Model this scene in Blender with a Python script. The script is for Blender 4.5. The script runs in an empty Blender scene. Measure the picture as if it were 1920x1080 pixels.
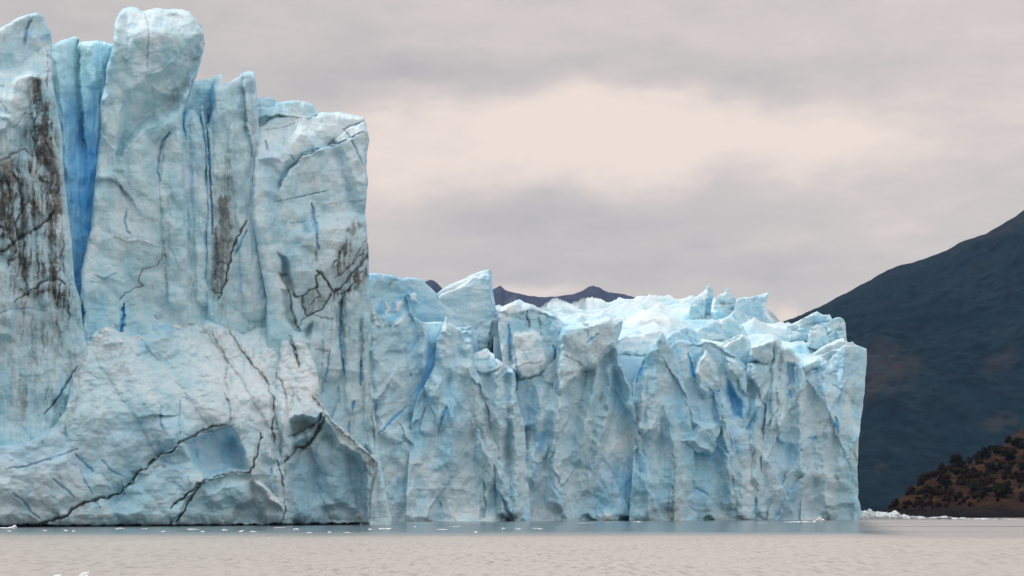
import bpy, math, random
import numpy as np
random.seed(7)
R = math.radians
scn = bpy.context.scene
COL = scn.collection

# ------------------------------------------------------------------ camera numbers
F = 3740.0      # focal length in photo pixels (1920 wide)
CX, HOR = 960.0, 961.0
CAMH = 1.8

def at(px, py, Y):
    return ((px - CX) / F * Y, Y, CAMH + (HOR - py) / F * Y)

def ground(px, py):
    Y = F * CAMH / (py - HOR)
    return ((px - CX) / F * Y, Y, 0.0)

# ------------------------------------------------------------------ numpy noise
def hsh(ix, iy, seed):
    h = (ix.astype(np.int64) * 374761393 + iy.astype(np.int64) * 668265263 + seed * 2147483647) & 0xFFFFFFFF
    h = ((h ^ (h >> 13)) * 1274126177) & 0xFFFFFFFF
    h = ((h ^ (h >> 16)) * 2246822519) & 0xFFFFFFFF
    h = h ^ (h >> 15)
    return (h & 0xFFFFFF) / float(0x1000000)

def perlin(x, y, seed=0):
    x0 = np.floor(x); y0 = np.floor(y)
    fx = x - x0; fy = y - y0
    ix = x0.astype(np.int64); iy = y0.astype(np.int64)
    u = fx * fx * fx * (fx * (fx * 6 - 15) + 10); v = fy * fy * fy * (fy * (fy * 6 - 15) + 10)
    def g(dx, dy):
        a = hsh(ix + dx, iy + dy, seed) * 6.2831853
        return np.cos(a) * (fx - dx) + np.sin(a) * (fy - dy)
    n = (g(0, 0) * (1 - u) + g(1, 0) * u) * (1 - v) + (g(0, 1) * (1 - u) + g(1, 1) * u) * v
    return n * 1.5

def fbm(x, y, oc=4, seed=0, gain=0.5):
    s = 0; a = 1.0; t = 0
    for o in range(oc):
        s = s + a * perlin(x * 2 ** o, y * 2 ** o, seed + o * 17); t += a; a *= gain
    return s / t

def ridged(x, y, oc=3, seed=0):
    s = 0; a = 1.0; t = 0
    for o in range(oc):
        s = s + a * (1 - 2 * np.abs(perlin(x * 2 ** o, y * 2 ** o, seed + o * 31))); t += a; a *= 0.5
    return s / t

def facet(x, y, seed=0, tilt=0.9, q=0.7):
    """upper envelope of tilted planes, one per jittered cell: chiselled convex faces"""
    ix = np.floor(x).astype(np.int64); iy = np.floor(y).astype(np.int64)
    best = np.full(x.shape, -1e9)
    for dx in (-1, 0, 1):
        for dy in (-1, 0, 1):
            jx = ix + dx; jy = iy + dy
            cx = jx + hsh(jx, jy, seed); cy = jy + hsh(jx, jy, seed + 5)
            gx = (hsh(jx, jy, seed + 9) * 2 - 1) * tilt; gy = (hsh(jx, jy, seed + 13) * 2 - 1) * tilt
            h = hsh(jx, jy, seed + 21) * 0.6
            rx = x - cx; ry = y - cy
            v = h + gx * rx + gy * ry - q * (rx * rx + ry * ry)
            best = np.maximum(best, v)
    return best

def sstep(a, b, x):
    t = np.clip((x - a) / (b - a), 0, 1)
    return t * t * (3 - 2 * t)

# ------------------------------------------------------------------ polylines and polygons
def seg_dist(x, y, pts, closed=False):
    """distance to a polyline and the side (sign of the cross product of the nearest segment), parameter along it"""
    P = np.asarray(pts, float)
    if closed: P = np.vstack([P, P[:1]])
    d2 = np.full(x.shape, 1e18); side = np.zeros(x.shape); par = np.zeros(x.shape)
    n = len(P) - 1
    for i in range(n):
        ax, ay = P[i]; bx, by = P[i + 1]
        vx = bx - ax; vy = by - ay; L = vx * vx + vy * vy + 1e-9
        t = np.clip(((x - ax) * vx + (y - ay) * vy) / L, 0, 1)
        ex = x - ax - t * vx; ey = y - ay - t * vy
        d = ex * ex + ey * ey
        m = d < d2
        d2 = np.where(m, d, d2)
        side = np.where(m, np.sign(vx * (y - ay) - vy * (x - ax)), side)
        par = np.where(m, (i + t) / n, par)
    return np.sqrt(d2), side, par

def in_poly(x, y, pts):
    P = np.asarray(pts, float); ins = np.zeros(x.shape, bool); n = len(P)
    for i in range(n):
        ax, ay = P[i]; bx, by = P[(i + 1) % n]
        if ay == by: continue
        c = ((ay > y) != (by > y)) & (x < (bx - ax) * (y - ay) / (by - ay) + ax)
        ins ^= c
    return ins

def sdist(x, y, pts):
    d, _, _ = seg_dist(x, y, pts, True)
    return np.where(in_poly(x, y, pts), d, -d)

def ragged(pts, amp, seed, closed=True, step=3.0):
    P = [np.array(p, float) for p in pts]; out = []; s = 0.0
    n = len(P)
    for i in range(n if closed else n - 1):
        a = P[i]; b = P[(i + 1) % n]; L = np.linalg.norm(b - a)
        k = max(1, int(L / step)); nrm = np.array([-(b - a)[1], (b - a)[0]]) / (L + 1e-9)
        for j in range(k):
            t = j / k; q = a + (b - a) * t; ss = s + L * t
            w = float(fbm(np.array([ss / 22.0]), np.array([seed * 3.7]), 3, seed, 0.6)[0])
            w2 = float(perlin(np.array([ss / 5.0]), np.array([seed * 1.3]), seed + 3)[0])
            out.append(q + nrm * (w * amp * 1.6 + w2 * amp * 0.35))
        s += L
    return np.array(out)

# ------------------------------------------------------------------ mesh helpers
def mesh_from(name, V, faces4, mat, masks=None, smooth=True, faces3=None):
    me = bpy.data.meshes.new(name)
    nv = len(V); f4 = np.asarray(faces4, np.int32).reshape(-1, 4) if faces4 is not None and len(faces4) else np.zeros((0, 4), np.int32)
    f3 = np.asarray(faces3, np.int32).reshape(-1, 3) if faces3 is not None and len(faces3) else np.zeros((0, 3), np.int32)
    me.vertices.add(nv); me.vertices.foreach_set('co', np.asarray(V, np.float32).ravel())
    nl = f4.size + f3.size; me.loops.add(nl)
    me.loops.foreach_set('vertex_index', np.concatenate([f4.ravel(), f3.ravel()]).astype(np.int32))
    nf = len(f4) + len(f3); me.polygons.add(nf)
    st = np.concatenate([np.arange(len(f4)) * 4, f4.size + np.arange(len(f3)) * 3]).astype(np.int32)
    me.polygons.foreach_set('loop_start', st)
    me.polygons.foreach_set('use_smooth', np.full(nf, smooth))
    me.update(calc_edges=True)
    if masks is not None:
        a = me.attributes.new('mask', 'FLOAT_COLOR', 'POINT')
        a.data.foreach_set('color', np.asarray(masks, np.float32).ravel())
    me.materials.append(mat)
    me.validate()
    o = bpy.data.objects.new(name, me); COL.objects.link(o)
    return o

def tag(o, label, cat, group=None):
    o['label'] = label; o['category'] = cat
    if group: o['group'] = group
    return o

def struct(o):
    o['kind'] = 'structure'; return o

def thing(name, label, cat, loc, group=None):
    o = bpy.data.objects.new(name, None); COL.objects.link(o); o.location = loc
    o.empty_display_size = 2
    return tag(o, label, cat, group)

def parent_to(child, root):
    for o in (root,): pass
    child.parent = root
    child.location = child.location.copy()
    import mathutils
    child.matrix_parent_inverse = mathutils.Matrix.Translation(root.location).inverted()

# ------------------------------------------------------------------ the relief builder: an ice body with a carved front, real sides and a back
FK = {'plate': 1.6, 'step': 1.7, 'tent': 1.6, 'round': 1.2, 'bump': 1.5}
def apply_feats(px, py, feats, seed, warp, D, M):
    feats = [tuple(list(f[:2]) + [f[2] * FK[f[0]]] + list(f[3:])) if f[0] in FK and f[0] != 'bump' else (f[0], f[1], f[2], f[3] * FK['bump']) if f[0] == 'bump' else f for f in feats]
    wx = px + fbm(px / 24, py / 24, 3, seed + 71) * warp * 2
    wy = py + fbm(px / 24, py / 24, 3, seed + 72) * warp * 2
    for k, f in enumerate(feats):
        kind = f[0]
        if kind in ('tent', 'crack', 'step', 'stain', 'round'):
            P = np.asarray(f[1], float)
            reach = {'tent': f[3] if kind == 'tent' else 0, 'round': f[3] if kind == 'round' else 0, 'crack': 6 * f[2] + 4 if kind == 'crack' else 0,
                     'step': 5 * f[3] if kind == 'step' else 0, 'stain': 3 * f[2] if kind == 'stain' else 0}[kind] + 6
        elif kind in ('plate', 'dirt', 'blue', 'snow', 'grey'):
            P = np.asarray(f[1], float); reach = abs(f[3]) + 12
        elif kind == 'bump':
            P = np.array([f[1]]); reach = 2.6 * max(f[2])
        elif kind == 'tilt':
            D += (px - f[1][0]) * f[2] + (py - f[1][1]) * f[3]; continue
        elif kind == 'lean':          # everything above this line leans back: an up-facing slope
            P = np.asarray(f[1], float); yl = np.interp(wx, P[:, 0], P[:, 1])
            g = sstep(P[0, 0] - 8, P[0, 0] + 4, wx) * (1 - sstep(P[-1, 0] - 4, P[-1, 0] + 8, wx))
            d = np.clip(yl - wy, 0, f[3]); D -= f[2] * d * d / (d + 10.0) * g; continue
        elif kind == 'under':         # below this line the face is undercut: it slopes back, then comes forward again as a ledge
            P = np.asarray(f[1], float); yl = np.interp(wx, P[:, 0], P[:, 1])
            g = sstep(P[0, 0] - 6, P[0, 0] + 14, wx) * (1 - sstep(P[-1, 0] - 4, P[-1, 0] + 8, wx))
            d = wy - yl + 8 * fbm(px / 30, py / 30, 3, seed + k); dc = np.clip(d, 0, f[3])
            D -= f[2] * dc * (1 - sstep(f[3] * 0.9, f[3] * 0.9 + f[4], d)) * g; continue
        sel = np.nonzero((px > P[:, 0].min() - reach) & (px < P[:, 0].max() + reach) & (py > P[:, 1].min() - reach) & (py < P[:, 1].max() + reach))[0]
        if len(sel) == 0: continue
        x = wx[sel]; y = wy[sel]; rx = px[sel]; ry = py[sel]
        if kind == 'tent':
            d, s, t = seg_dist(x, y, P); D[sel] += f[2] * np.clip(1 - d / f[3], 0, 1)
        elif kind == 'round':
            d, s, t = seg_dist(x, y, P); q = np.clip(1 - (d / f[3]) ** 2, 0, 1); D[sel] += f[2] * np.sqrt(q)
        elif kind == 'step':
            d, s, t = seg_dist(x, y, P)
            D[sel] += f[2] * np.where(s > 0, np.exp(-d / f[3]) * sstep(0, 3, d), 0)
        elif kind == 'crack':
            w, dep, what, st = f[2], f[3], f[4], f[5]
            if what == 'dirt': w = w * 0.58; st = st * 0.8
            jj = 3.2 if what == 'dirt' else 1.0
            jx = rx + fbm(rx / 9, ry / 9, 3, seed + k, 0.7) * w * 0.9 + perlin(rx / 13, ry / 13, seed + k + 60) * jj; jy = ry + fbm(rx / 9, ry / 9, 3, seed + k + 40, 0.7) * w * 0.9 + perlin(rx / 13, ry / 13, seed + k + 61) * jj
            d, s, t = seg_dist(jx, jy, P)
            vary = 0.55 + 0.9 * np.clip(fbm(rx / 16, ry / 16, 2, seed + k + 3) + 0.5, 0, 1)
            taper = np.clip(np.minimum(t, 1 - t) * 6 + 0.35, 0, 1) if what == 'dirt' else np.clip(np.sin(np.pi * np.clip(t, 0, 1)), 0.02, 1) ** 0.7 * 0.85
            ww = w * vary * taper
            g = np.exp(-(d / ww) ** 2)
            D[sel] -= dep * g
            c = {'dirt': 0, 'blue': 1, 'snow': 2, 'none': 3}[what]
            if c < 3:
                m = np.exp(-(d / (ww * 1.25)) ** 2) * st
                if c == 0: m = m + 0.35 * st * np.exp(-(d / (ww * 3.5)) ** 2) * sstep(-0.1, 0.5, fbm(rx / 6, ry / 14, 3, seed + k + 8))
                M[sel, c] = np.maximum(M[sel, c], m)
        elif kind == 'stain':
            d, s, t = seg_dist(x, y, P)
            n = sstep(-0.35, 0.45, fbm(rx / 5, ry / 26, 4, seed + k, 0.6))
            c = {'dirt': 0, 'blue': 1, 'snow': 2}[f[4]]
            M[sel, c] = np.maximum(M[sel, c], f[3] * np.exp(-(d / f[2]) ** 2) * n)
        elif kind == 'plate':
            sd = sdist(x, y, P); D[sel] += f[2] * np.clip(sd / f[3], 0, 1)
        elif kind in ('dirt', 'blue', 'snow', 'grey'):
            sd = sdist(x, y, P); m = sstep(-f[3], f[3], sd) * f[2]
            if kind == 'dirt':
                n1 = fbm(rx / 7 + 0.6 * fbm(rx / 20, ry / 20, 2, seed + k + 2), ry / 90, 3, seed + k, 0.6); n2 = ridged(rx / 42, ry / 34, 3, seed + k + 5)
                n3 = fbm(rx / 30, ry / 60, 3, seed + k + 9)
                lo = f[4] if len(f) > 4 else 0.0
                n = 1.0 * n1 + 0.5 * (n2 - 0.35) + 0.8 * n3 + 0.25 * fbm(rx / 4, ry / 5, 3, seed + k + 12)
                m = m * (0.78 * sstep(lo + 0.22, lo + 0.6, n) + 0.2 * sstep(lo - 0.4, lo + 0.1, n))
                M[sel, 0] = np.maximum(M[sel, 0], m)
            elif kind == 'blue':
                n = 0.8 + 0.35 * fbm(rx / 14, ry / 30, 3, seed + k)
                M[sel, 1] = np.maximum(M[sel, 1], m * n)
            elif kind == 'snow':
                n = sstep(-0.6, 0.3, fbm(rx / 11, ry / 11, 4, seed + k, 0.65))
                M[sel, 2] = np.maximum(M[sel, 2], m * n)
            else:
                M[sel, 3] = np.maximum(M[sel, 3], m)
        elif kind == 'bump':
            cx, cy = f[1]; a, b = f[2]; q = ((x - cx) / a) ** 2 + ((y - cy) / b) ** 2
            D[sel] += f[3] * np.exp(-q)

def piece(name, outline, Yl, T, mat, seed, step=1.6, jag=1.2, rim=(10, 1.5), feats=(), warp=2.5,
          fac=(55, 70, 1.5), fac2=(27, 32, 0.5), flute=(13, 90, 0.25), rough=(40, 40, 0.6), fine=0.10, crest=0.35, blue0=0.0, snow0=0.0, top=None,
          shrink=0.06, low=0.5, scoop=0.45):
    """outline in photo pixels, unprojected to distance Yl (number, or function of px); T = thickness in metres"""
    O = ragged(outline, jag, seed)
    O0 = np.asarray(outline, float)
    x0, y0 = O.min(0) - 2 * step; x1, y1 = O.max(0) + 2 * step
    nx = int((x1 - x0) / step) + 1; ny = int((y1 - y0) / step) + 1
    gx = x0 + np.arange(nx) * step; gy = y0 + np.arange(ny) * step
    GX, GY = np.meshgrid(gx, gy)
    # scanline inside test
    ins = np.zeros((ny, nx), bool)
    A = O; B = np.roll(O, -1, axis=0)
    for r in range(ny):
        yy = gy[r]
        c = (A[:, 1] > yy) != (B[:, 1] > yy)
        if not c.any(): continue
        xs = np.sort(A[c, 0] + (yy - A[c, 1]) * (B[c, 0] - A[c, 0]) / (B[c, 1] - A[c, 1]))
        ins[r] = (np.searchsorted(xs, gx) % 2) == 1
    cell = ins[:-1, :-1] | ins[1:, :-1] | ins[:-1, 1:] | ins[1:, 1:]
    used = np.zeros((ny, nx), bool)
    used[:-1, :-1] |= cell; used[1:, :-1] |= cell; used[:-1, 1:] |= cell; used[1:, 1:] |= cell
    idx = -np.ones((ny, nx), np.int64); idx[used] = np.arange(used.sum())
    px = GX[used].copy(); py = GY[used].copy(); inn = ins[used]
    out = np.nonzero(~inn)[0]
    # snap the outside corners to the outline
    if len(out):
        ox = px[out]; oy = py[out]; best = np.full(len(out), 1e18); bx = ox.copy(); by = oy.copy()
        for i in range(len(A)):
            near = (np.abs(ox - A[i, 0]) < 12) & (np.abs(oy - A[i, 1]) < 12)
            if not near.any(): continue
            n = np.nonzero(near)[0]
            vx, vy = B[i] - A[i]; L = vx * vx + vy * vy + 1e-9
            t = np.clip(((ox[n] - A[i, 0]) * vx + (oy[n] - A[i, 1]) * vy) / L, 0, 1)
            qx = A[i, 0] + t * vx; qy = A[i, 1] + t * vy
            d = (ox[n] - qx) ** 2 + (oy[n] - qy) ** 2
            m = d < best[n]
            k = n[m]; best[k] = d[m]; bx[k] = qx[m]; by[k] = qy[m]
        px[out] = bx; py[out] = by
    N = len(px)
    D = np.zeros(N); M = np.zeros((N, 4)); M[:, 1] = blue0; M[:, 2] = snow0
    # rim
    dist = np.full(N, 1e18)
    cl = np.vstack([O0, O0[:1]])
    d, _, _ = seg_dist(px, py, O0, True)
    w, Rm = rim
    d = np.maximum(d + fbm(px / 20, py / 20, 2, seed + 90) * w * 0.35, 0)
    d[out] = 0
    q = 1 - np.clip(d / w, 0, 1)
    Rm = Rm * np.interp((py - y0) / (y1 - y0), [0, 0.12, 0.4, 1], [1, 1, low, low])
    D -= Rm * (1 - np.sqrt(np.clip(1 - q * q, 0, 1)))
    if crest > 0:
        cr = crest * np.exp(-d / 7.0) * np.clip(0.6 + fbm(px / 18, py / 18, 2, seed + 33), 0, 1)  # cyan along upper rims: light through thin ice, put into the colour
        M[:, 1] = np.maximum(M[:, 1], cr * (py < (np.percentile(py, 55))))
    m_px = (Yl(px) if callable(Yl) else Yl) / F
    # general carving
    wx = px + fbm(px / 50, py / 50, 3, seed + 1) * 7; wy = py + fbm(px / 50, py / 50, 3, seed + 2) * 7
    sl = ((seed * 37) % 11 - 5) / 11.0
    if fac:
        D += fac[2] * (1 - 0.5 * scoop) * facet((wx + sl * wy) / fac[0], wy / fac[1], seed + 3, 0.9, 0.8)
        D -= fac[2] * scoop * facet((wx - 0.5 * sl * wy) / (fac[0] * 0.8), wy / (fac[1] * 0.75), seed + 23, 0.7, 0.8)
    if fac2:
        D += fac2[2] * 1.3 * facet((wx + sl * wy) / fac2[0], wy / fac2[1], seed + 4, 1.0, 0.8)
        D -= fac2[2] * 1.0 * facet((wx - sl * wy) / (fac2[0] * 1.3), wy / (fac2[1] * 0.9), seed + 24, 0.8, 0.8)
        D += fac2[2] * 0.38 * facet((px + 0.4 * sl * py) / (fac2[0] * 0.42), py / (fac2[1] * 0.42), seed + 25, 1.1, 0.8)
    if flute: D += flute[2] * ridged(wx / flute[0], wy / flute[1], 3, seed + 6)
    if rough: D += 0.26 * rough[2] * fbm(px / rough[0], py / rough[1], 5, seed + 7, 0.55)
    if fine:
        D += 0.55 * fine * fbm(px / 6, py / 5, 3, seed + 8, 0.6)
        D += fine * 0.5 * fbm(px / 26 + fbm(px / 40, py / 40, 2, seed + 15), py / 3.4, 2, seed + 16)   # layering
    apply_feats(px, py, feats, seed, warp, D, M)
    if top is not None: D += top(px, py)
    Y = (Yl(px) if callable(Yl) else np.full(N, Yl)) - D
    V = np.stack([(px - CX) / F * Y, Y, CAMH + (HOR - py) / F * Y], 1)
    # back: pulled in a little so that it hides behind the front, T metres farther
    cxm = px.mean(); 
    bpx = px + (cxm - px) * shrink; bpy_ = np.minimum(py + (1 - (py - py.min()) / (np.ptp(py) + 1e-6)) * 0.04 * np.ptp(py), HOR + 30)
    YB = (Yl(px) if callable(Yl) else np.full(N, Yl)) + T + 0.4 * fbm(px / 60, py / 60, 2, seed + 77)
    VB = np.stack([(bpx - CX) / F * YB, YB, CAMH + (HOR - bpy_) / F * YB], 1)
    r, c = np.nonzero(cell)
    f = np.stack([idx[r + 1, c], idx[r + 1, c + 1], idx[r, c + 1], idx[r, c]], 1)
    # boundary edges -> side walls
    E = np.concatenate([f[:, [0, 1]], f[:, [1, 2]], f[:, [2, 3]], f[:, [3, 0]]])
    key = np.minimum(E[:, 0], E[:, 1]) * N + np.maximum(E[:, 0], E[:, 1])
    u, ind, cnt = np.unique(key, return_index=True, return_counts=True)
    e = E[ind[cnt == 1]]
    # side wall in two strips so that it rounds backwards
    side = np.stack([e[:, 1], e[:, 0], e[:, 0] + N, e[:, 1] + N], 1)
    fb = f[:, ::-1] + N
    MB = M.copy(); MB[:, 0] *= 0.3
    return mesh_from(name, np.vstack([V, VB]), np.vstack([f, fb, side]), mat, np.vstack([M, MB]))

# ------------------------------------------------------------------ materials
class NT:
    def __init__(s, nt): s.nt = nt; s.N = nt.nodes; s.L = nt.links
    def n(s, t, **kw):
        o = s.N.new(t)
        for k, v in kw.items(): setattr(o, k, v)
        return o
    def put(s, sock, v):
        if hasattr(v, 'is_linked') or hasattr(v, 'links'): s.L.new(v, sock)
        elif isinstance(v, (tuple, list)) and len(v) == 3 and sock.type == 'RGBA': sock.default_value = (*v, 1)
        else: sock.default_value = v
    def math(s, op, a, b=0.0, c=None, clamp=False):
        o = s.n('ShaderNodeMath', operation=op, use_clamp=clamp)
        s.put(o.inputs[0], a); s.put(o.inputs[1], b)
        if c is not None: s.put(o.inputs[2], c)
        return o.outputs[0]
    def mix(s, f, a, b, blend='MIX'):
        o = s.n('ShaderNodeMix', data_type='RGBA', blend_type=blend)
        s.put(o.inputs[0], f); s.put(o.inputs[6], a); s.put(o.inputs[7], b)
        return o.outputs[2]
    def noise(s, vec, scale, detail=4, rough=0.55, dist=0.0):
        o = s.n('ShaderNodeTexNoise'); o.noise_dimensions = '3D'
        if vec is not None: s.L.new(vec, o.inputs['Vector'])
        o.inputs['Scale'].default_value = scale; o.inputs['Detail'].default_value = detail
        o.inputs['Roughness'].default_value = rough; o.inputs['Distortion'].default_value = dist
        return o.outputs['Fac']
    def rng(s, v, a, b, c=0.0, d=1.0, smooth=True):
        o = s.n('ShaderNodeMapRange'); o.interpolation_type = 'SMOOTHSTEP' if smooth else 'LINEAR'
        s.put(o.inputs[0], v)
        for i, q in enumerate((a, b, c, d)): o.inputs[i + 1].default_value = q
        return o.outputs[0]
    def mapping(s, vec, scale=(1, 1, 1), loc=(0, 0, 0)):
        o = s.n('ShaderNodeMapping'); s.L.new(vec, o.inputs[0])
        o.inputs['Scale'].default_value = scale; o.inputs['Location'].default_value = loc
        return o.outputs[0]

def new_mat(name):
    m = bpy.data.materials.new(name); m.use_nodes = True
    t = NT(m.node_tree); b = t.N.get('Principled BSDF')
    return m, t, b

def pos(t): return t.n('ShaderNodeNewGeometry').outputs['Position']

def ice_material(name, ca, cb, cblue, csnow, scale=1.0, grey=(0.50, 0.56, 0.57), bumpd=0.12):
    m, t, b = new_mat(name)
    P = pos(t)
    at_ = t.n('ShaderNodeAttribute', attribute_name='mask')
    sp = t.n('ShaderNodeSeparateColor'); t.L.new(at_.outputs['Color'], sp.inputs[0])
    dirt, blue, snow, gm = sp.outputs[0], sp.outputs[1], sp.outputs[2], at_.outputs['Alpha']
    n1 = t.noise(P, 0.09 * scale, 5, 0.6, 0.4)
    n2 = t.noise(t.mapping(P, (1, 1, 0.22)), 0.45 * scale, 5, 0.62, 0.5)
    n3 = t.noise(P, 1.6 * scale, 5, 0.65)
    n4 = t.noise(t.mapping(P, (0.25, 0.25, 1.6)), 1.1 * scale, 4, 0.6, 0.3)
    f = t.math('ADD', t.math('MULTIPLY', n1, 0.45), t.math('ADD', t.math('MULTIPLY', n2, 0.35), t.math('MULTIPLY', n4, 0.2)))
    c = t.mix(t.rng(f, 0.38, 0.62), ca, cb)
    c = t.mix(t.math('MULTIPLY', t.rng(n2, 0.5, 0.72), 0.18), c, grey)
    # crushed white ice in speckles
    c = t.mix(t.math('MULTIPLY', t.rng(n3, 0.55, 0.72), 0.35), c, csnow)
    c = t.mix(t.math('MULTIPLY', t.rng(t.noise(t.mapping(P, (1, 1, 0.5)), 0.16 * scale, 4, 0.6, 0.8), 0.52, 0.70), 0.42), c, (0.25, 0.60, 0.82))
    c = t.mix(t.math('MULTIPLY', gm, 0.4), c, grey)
    c = t.mix(blue, c, cblue)
    c = t.mix(snow, c, csnow)
    dn = t.noise(P, 2.2 * scale, 6, 0.7)
    dd = t.math('MULTIPLY', dirt, t.rng(dn, 0.25, 0.6, 0.62, 1.0), clamp=True)
    dcol = t.mix(t.rng(t.noise(P, 0.5 * scale, 3), 0.4, 0.65), (0.05, 0.042, 0.038), (0.17, 0.13, 0.105))
    c = t.mix(dd, c, dcol)
    t.L.new(c, b.inputs['Base Color'])
    b.inputs['Roughness'].default_value = 0.62
    b.inputs['Specular IOR Level'].default_value = 0.25
    h = t.math('ADD', t.math('MULTIPLY', n3, 1.0), t.math('ADD', t.math('MULTIPLY', n4, 0.8), t.math('MULTIPLY', t.noise(P, 5 * scale, 4, 0.7), 0.35)))
    bp = t.n('ShaderNodeBump'); bp.inputs['Strength'].default_value = 0.4; bp.inputs['Distance'].default_value = bumpd / scale * 3
    t.L.new(h, bp.inputs['Height']); t.L.new(bp.outputs[0], b.inputs['Normal'])
    return m

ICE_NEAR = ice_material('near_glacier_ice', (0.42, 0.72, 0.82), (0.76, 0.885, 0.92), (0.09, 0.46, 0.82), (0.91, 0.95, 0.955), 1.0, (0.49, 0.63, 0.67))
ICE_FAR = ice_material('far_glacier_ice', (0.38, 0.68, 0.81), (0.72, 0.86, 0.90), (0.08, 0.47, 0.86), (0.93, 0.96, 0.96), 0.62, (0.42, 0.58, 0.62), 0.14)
ICE_BLUE = ice_material('blue_crevasse_ice', (0.55, 0.90, 1.0), (0.66, 0.94, 1.0), (0.045, 0.47, 1.0), (0.8, 0.95, 1.0), 1.0, (0.5, 0.8, 0.95))  # crevasse blue: dense ice colour, with some slot shade put into it
ICE_TOP = ice_material('surface_ice', (0.44, 0.74, 0.85), (0.74, 0.86, 0.89), (0.12, 0.52, 0.84), (0.92, 0.93, 0.92), 0.6, (0.66, 0.76, 0.79), 0.1)

def floe_material():
    m, t, b = new_mat('floating_ice')
    n = t.noise(pos(t), 3.0, 4)
    t.L.new(t.mix(t.rng(n, 0.4, 0.62), (0.80, 0.86, 0.88), (0.93, 0.93, 0.92)), b.inputs['Base Color'])
    b.inputs['Roughness'].default_value = 0.5
    return m
FLOE = floe_material()

def water_material():
    m, t, b = new_mat('lake_water')
    P = pos(t)
    s = t.n('ShaderNodeSeparateXYZ'); t.L.new(P, s.inputs[0])
    wob = t.math('MULTIPLY', t.math('SUBTRACT', t.noise(t.mapping(P, (0.02, 0.03, 1)), 1.0, 3), 0.5), 40.0)
    y = t.math('ADD', s.outputs[1], wob)
    wind = t.rng(y, 122.0, 196.0, 1.0, 0.0)             # the breeze ruffles the near water, the lee of the ice stays calm
    right = t.math('MULTIPLY', t.rng(t.math('SUBTRACT', s.outputs[0], t.math('MULTIPLY', s.outputs[1], 0.165)), 0.0, 8.0), t.rng(t.noise(t.mapping(P, (0.004, 0.045, 1)), 1.0, 3, 0.5), 0.36, 0.48))
    wind = t.math('MAXIMUM', wind, t.math('MULTIPLY', right, 0.7))
    n1 = t.noise(t.mapping(P, (3.0, 0.42, 1)), 1.0, 4, 0.62)
    n2 = t.noise(t.mapping(P, (0.8, 0.35, 1)), 0.25, 3, 0.55)
    silt_and_reflection = t.mix(wind, (0.13, 0.165, 0.18), (0.48, 0.43, 0.38))  # silt tone; in the calm band the ice wall's dark reflection is painted in
    silt_and_reflection = t.mix(t.math('MULTIPLY', wind, t.math('MULTIPLY', t.rng(n1, 0.48, 0.64, 0.0, 0.8), t.rng(n2, 0.35, 0.6, 0.35, 1.0))), silt_and_reflection, (0.24, 0.21, 0.195))  # dark flecks: shading of the ripples painted into the colour
    t.L.new(silt_and_reflection, b.inputs['Base Color'])
    t.L.new(t.rng(wind, 0, 1, 0.13, 0.42, False), b.inputs['Roughness'])
    b.inputs['IOR'].default_value = 1.33
    n4 = t.noise(t.mapping(P, (7.5, 1.0, 1)), 1.0, 3, 0.6)
    silt_and_reflection = t.mix(t.math('MULTIPLY', wind, t.rng(n4, 0.5, 0.68, 0.0, 0.5)), silt_and_reflection, (0.27, 0.235, 0.215))  # finer ripple shading, also painted into the colour
    t.L.new(silt_and_reflection, b.inputs['Base Color'])
    h = t.math('ADD', t.math('MULTIPLY', n1, 0.6), t.math('ADD', t.math('MULTIPLY', n4, 0.3), n2))
    bp = t.n('ShaderNodeBump'); bp.inputs['Distance'].default_value = 0.5
    t.L.new(t.rng(wind, 0, 1, 0.05, 0.32, False), bp.inputs['Strength'])
    t.L.new(h, bp.inputs['Height']); t.L.new(bp.outputs[0], b.inputs['Normal'])
    return m

def mountain_material(name, cols, scale, bare, bare_amount):
    m, t, b = new_mat(name)
    P = pos(t)
    at_ = t.n('ShaderNodeAttribute', attribute_name='mask')
    sp = t.n('ShaderNodeSeparateColor'); t.L.new(at_.outputs['Color'], sp.inputs[0])
    n1 = t.noise(P, 0.006 * scale, 6, 0.65, 0.5); n2 = t.noise(P, 0.05 * scale, 5, 0.7)
    c = t.mix(t.rng(n1, 0.35, 0.65), cols[0], cols[1])
    c = t.mix(t.rng(n2, 0.42, 0.6), c, cols[2])
    n5 = t.noise(t.mapping(P, (1, 0.5, 1.3)), 0.11 * scale, 4, 0.7)
    c = t.mix(t.rng(n5, 0.5, 0.66, 0, 0.75), c, cols[3])
    k = t.math('MULTIPLY', sp.outputs[0], t.rng(t.noise(P, 0.03 * scale, 6, 0.75), 0.38, 0.58, 0.1, 1.0))
    c = t.mix(t.math('MULTIPLY', k, bare_amount), c, bare)
    t.L.new(c, b.inputs['Base Color'])
    b.inputs['Roughness'].default_value = 0.95; b.inputs['Specular IOR Level'].default_value = 0.05
    bp = t.n('ShaderNodeBump'); bp.inputs['Strength'].default_value = 0.45; bp.inputs['Distance'].default_value = 7 / scale
    t.L.new(t.math('ADD', n2, t.math('MULTIPLY', n5, 0.7)), bp.inputs['Height']); t.L.new(bp.outputs[0], b.inputs['Normal'])
    return m

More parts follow.
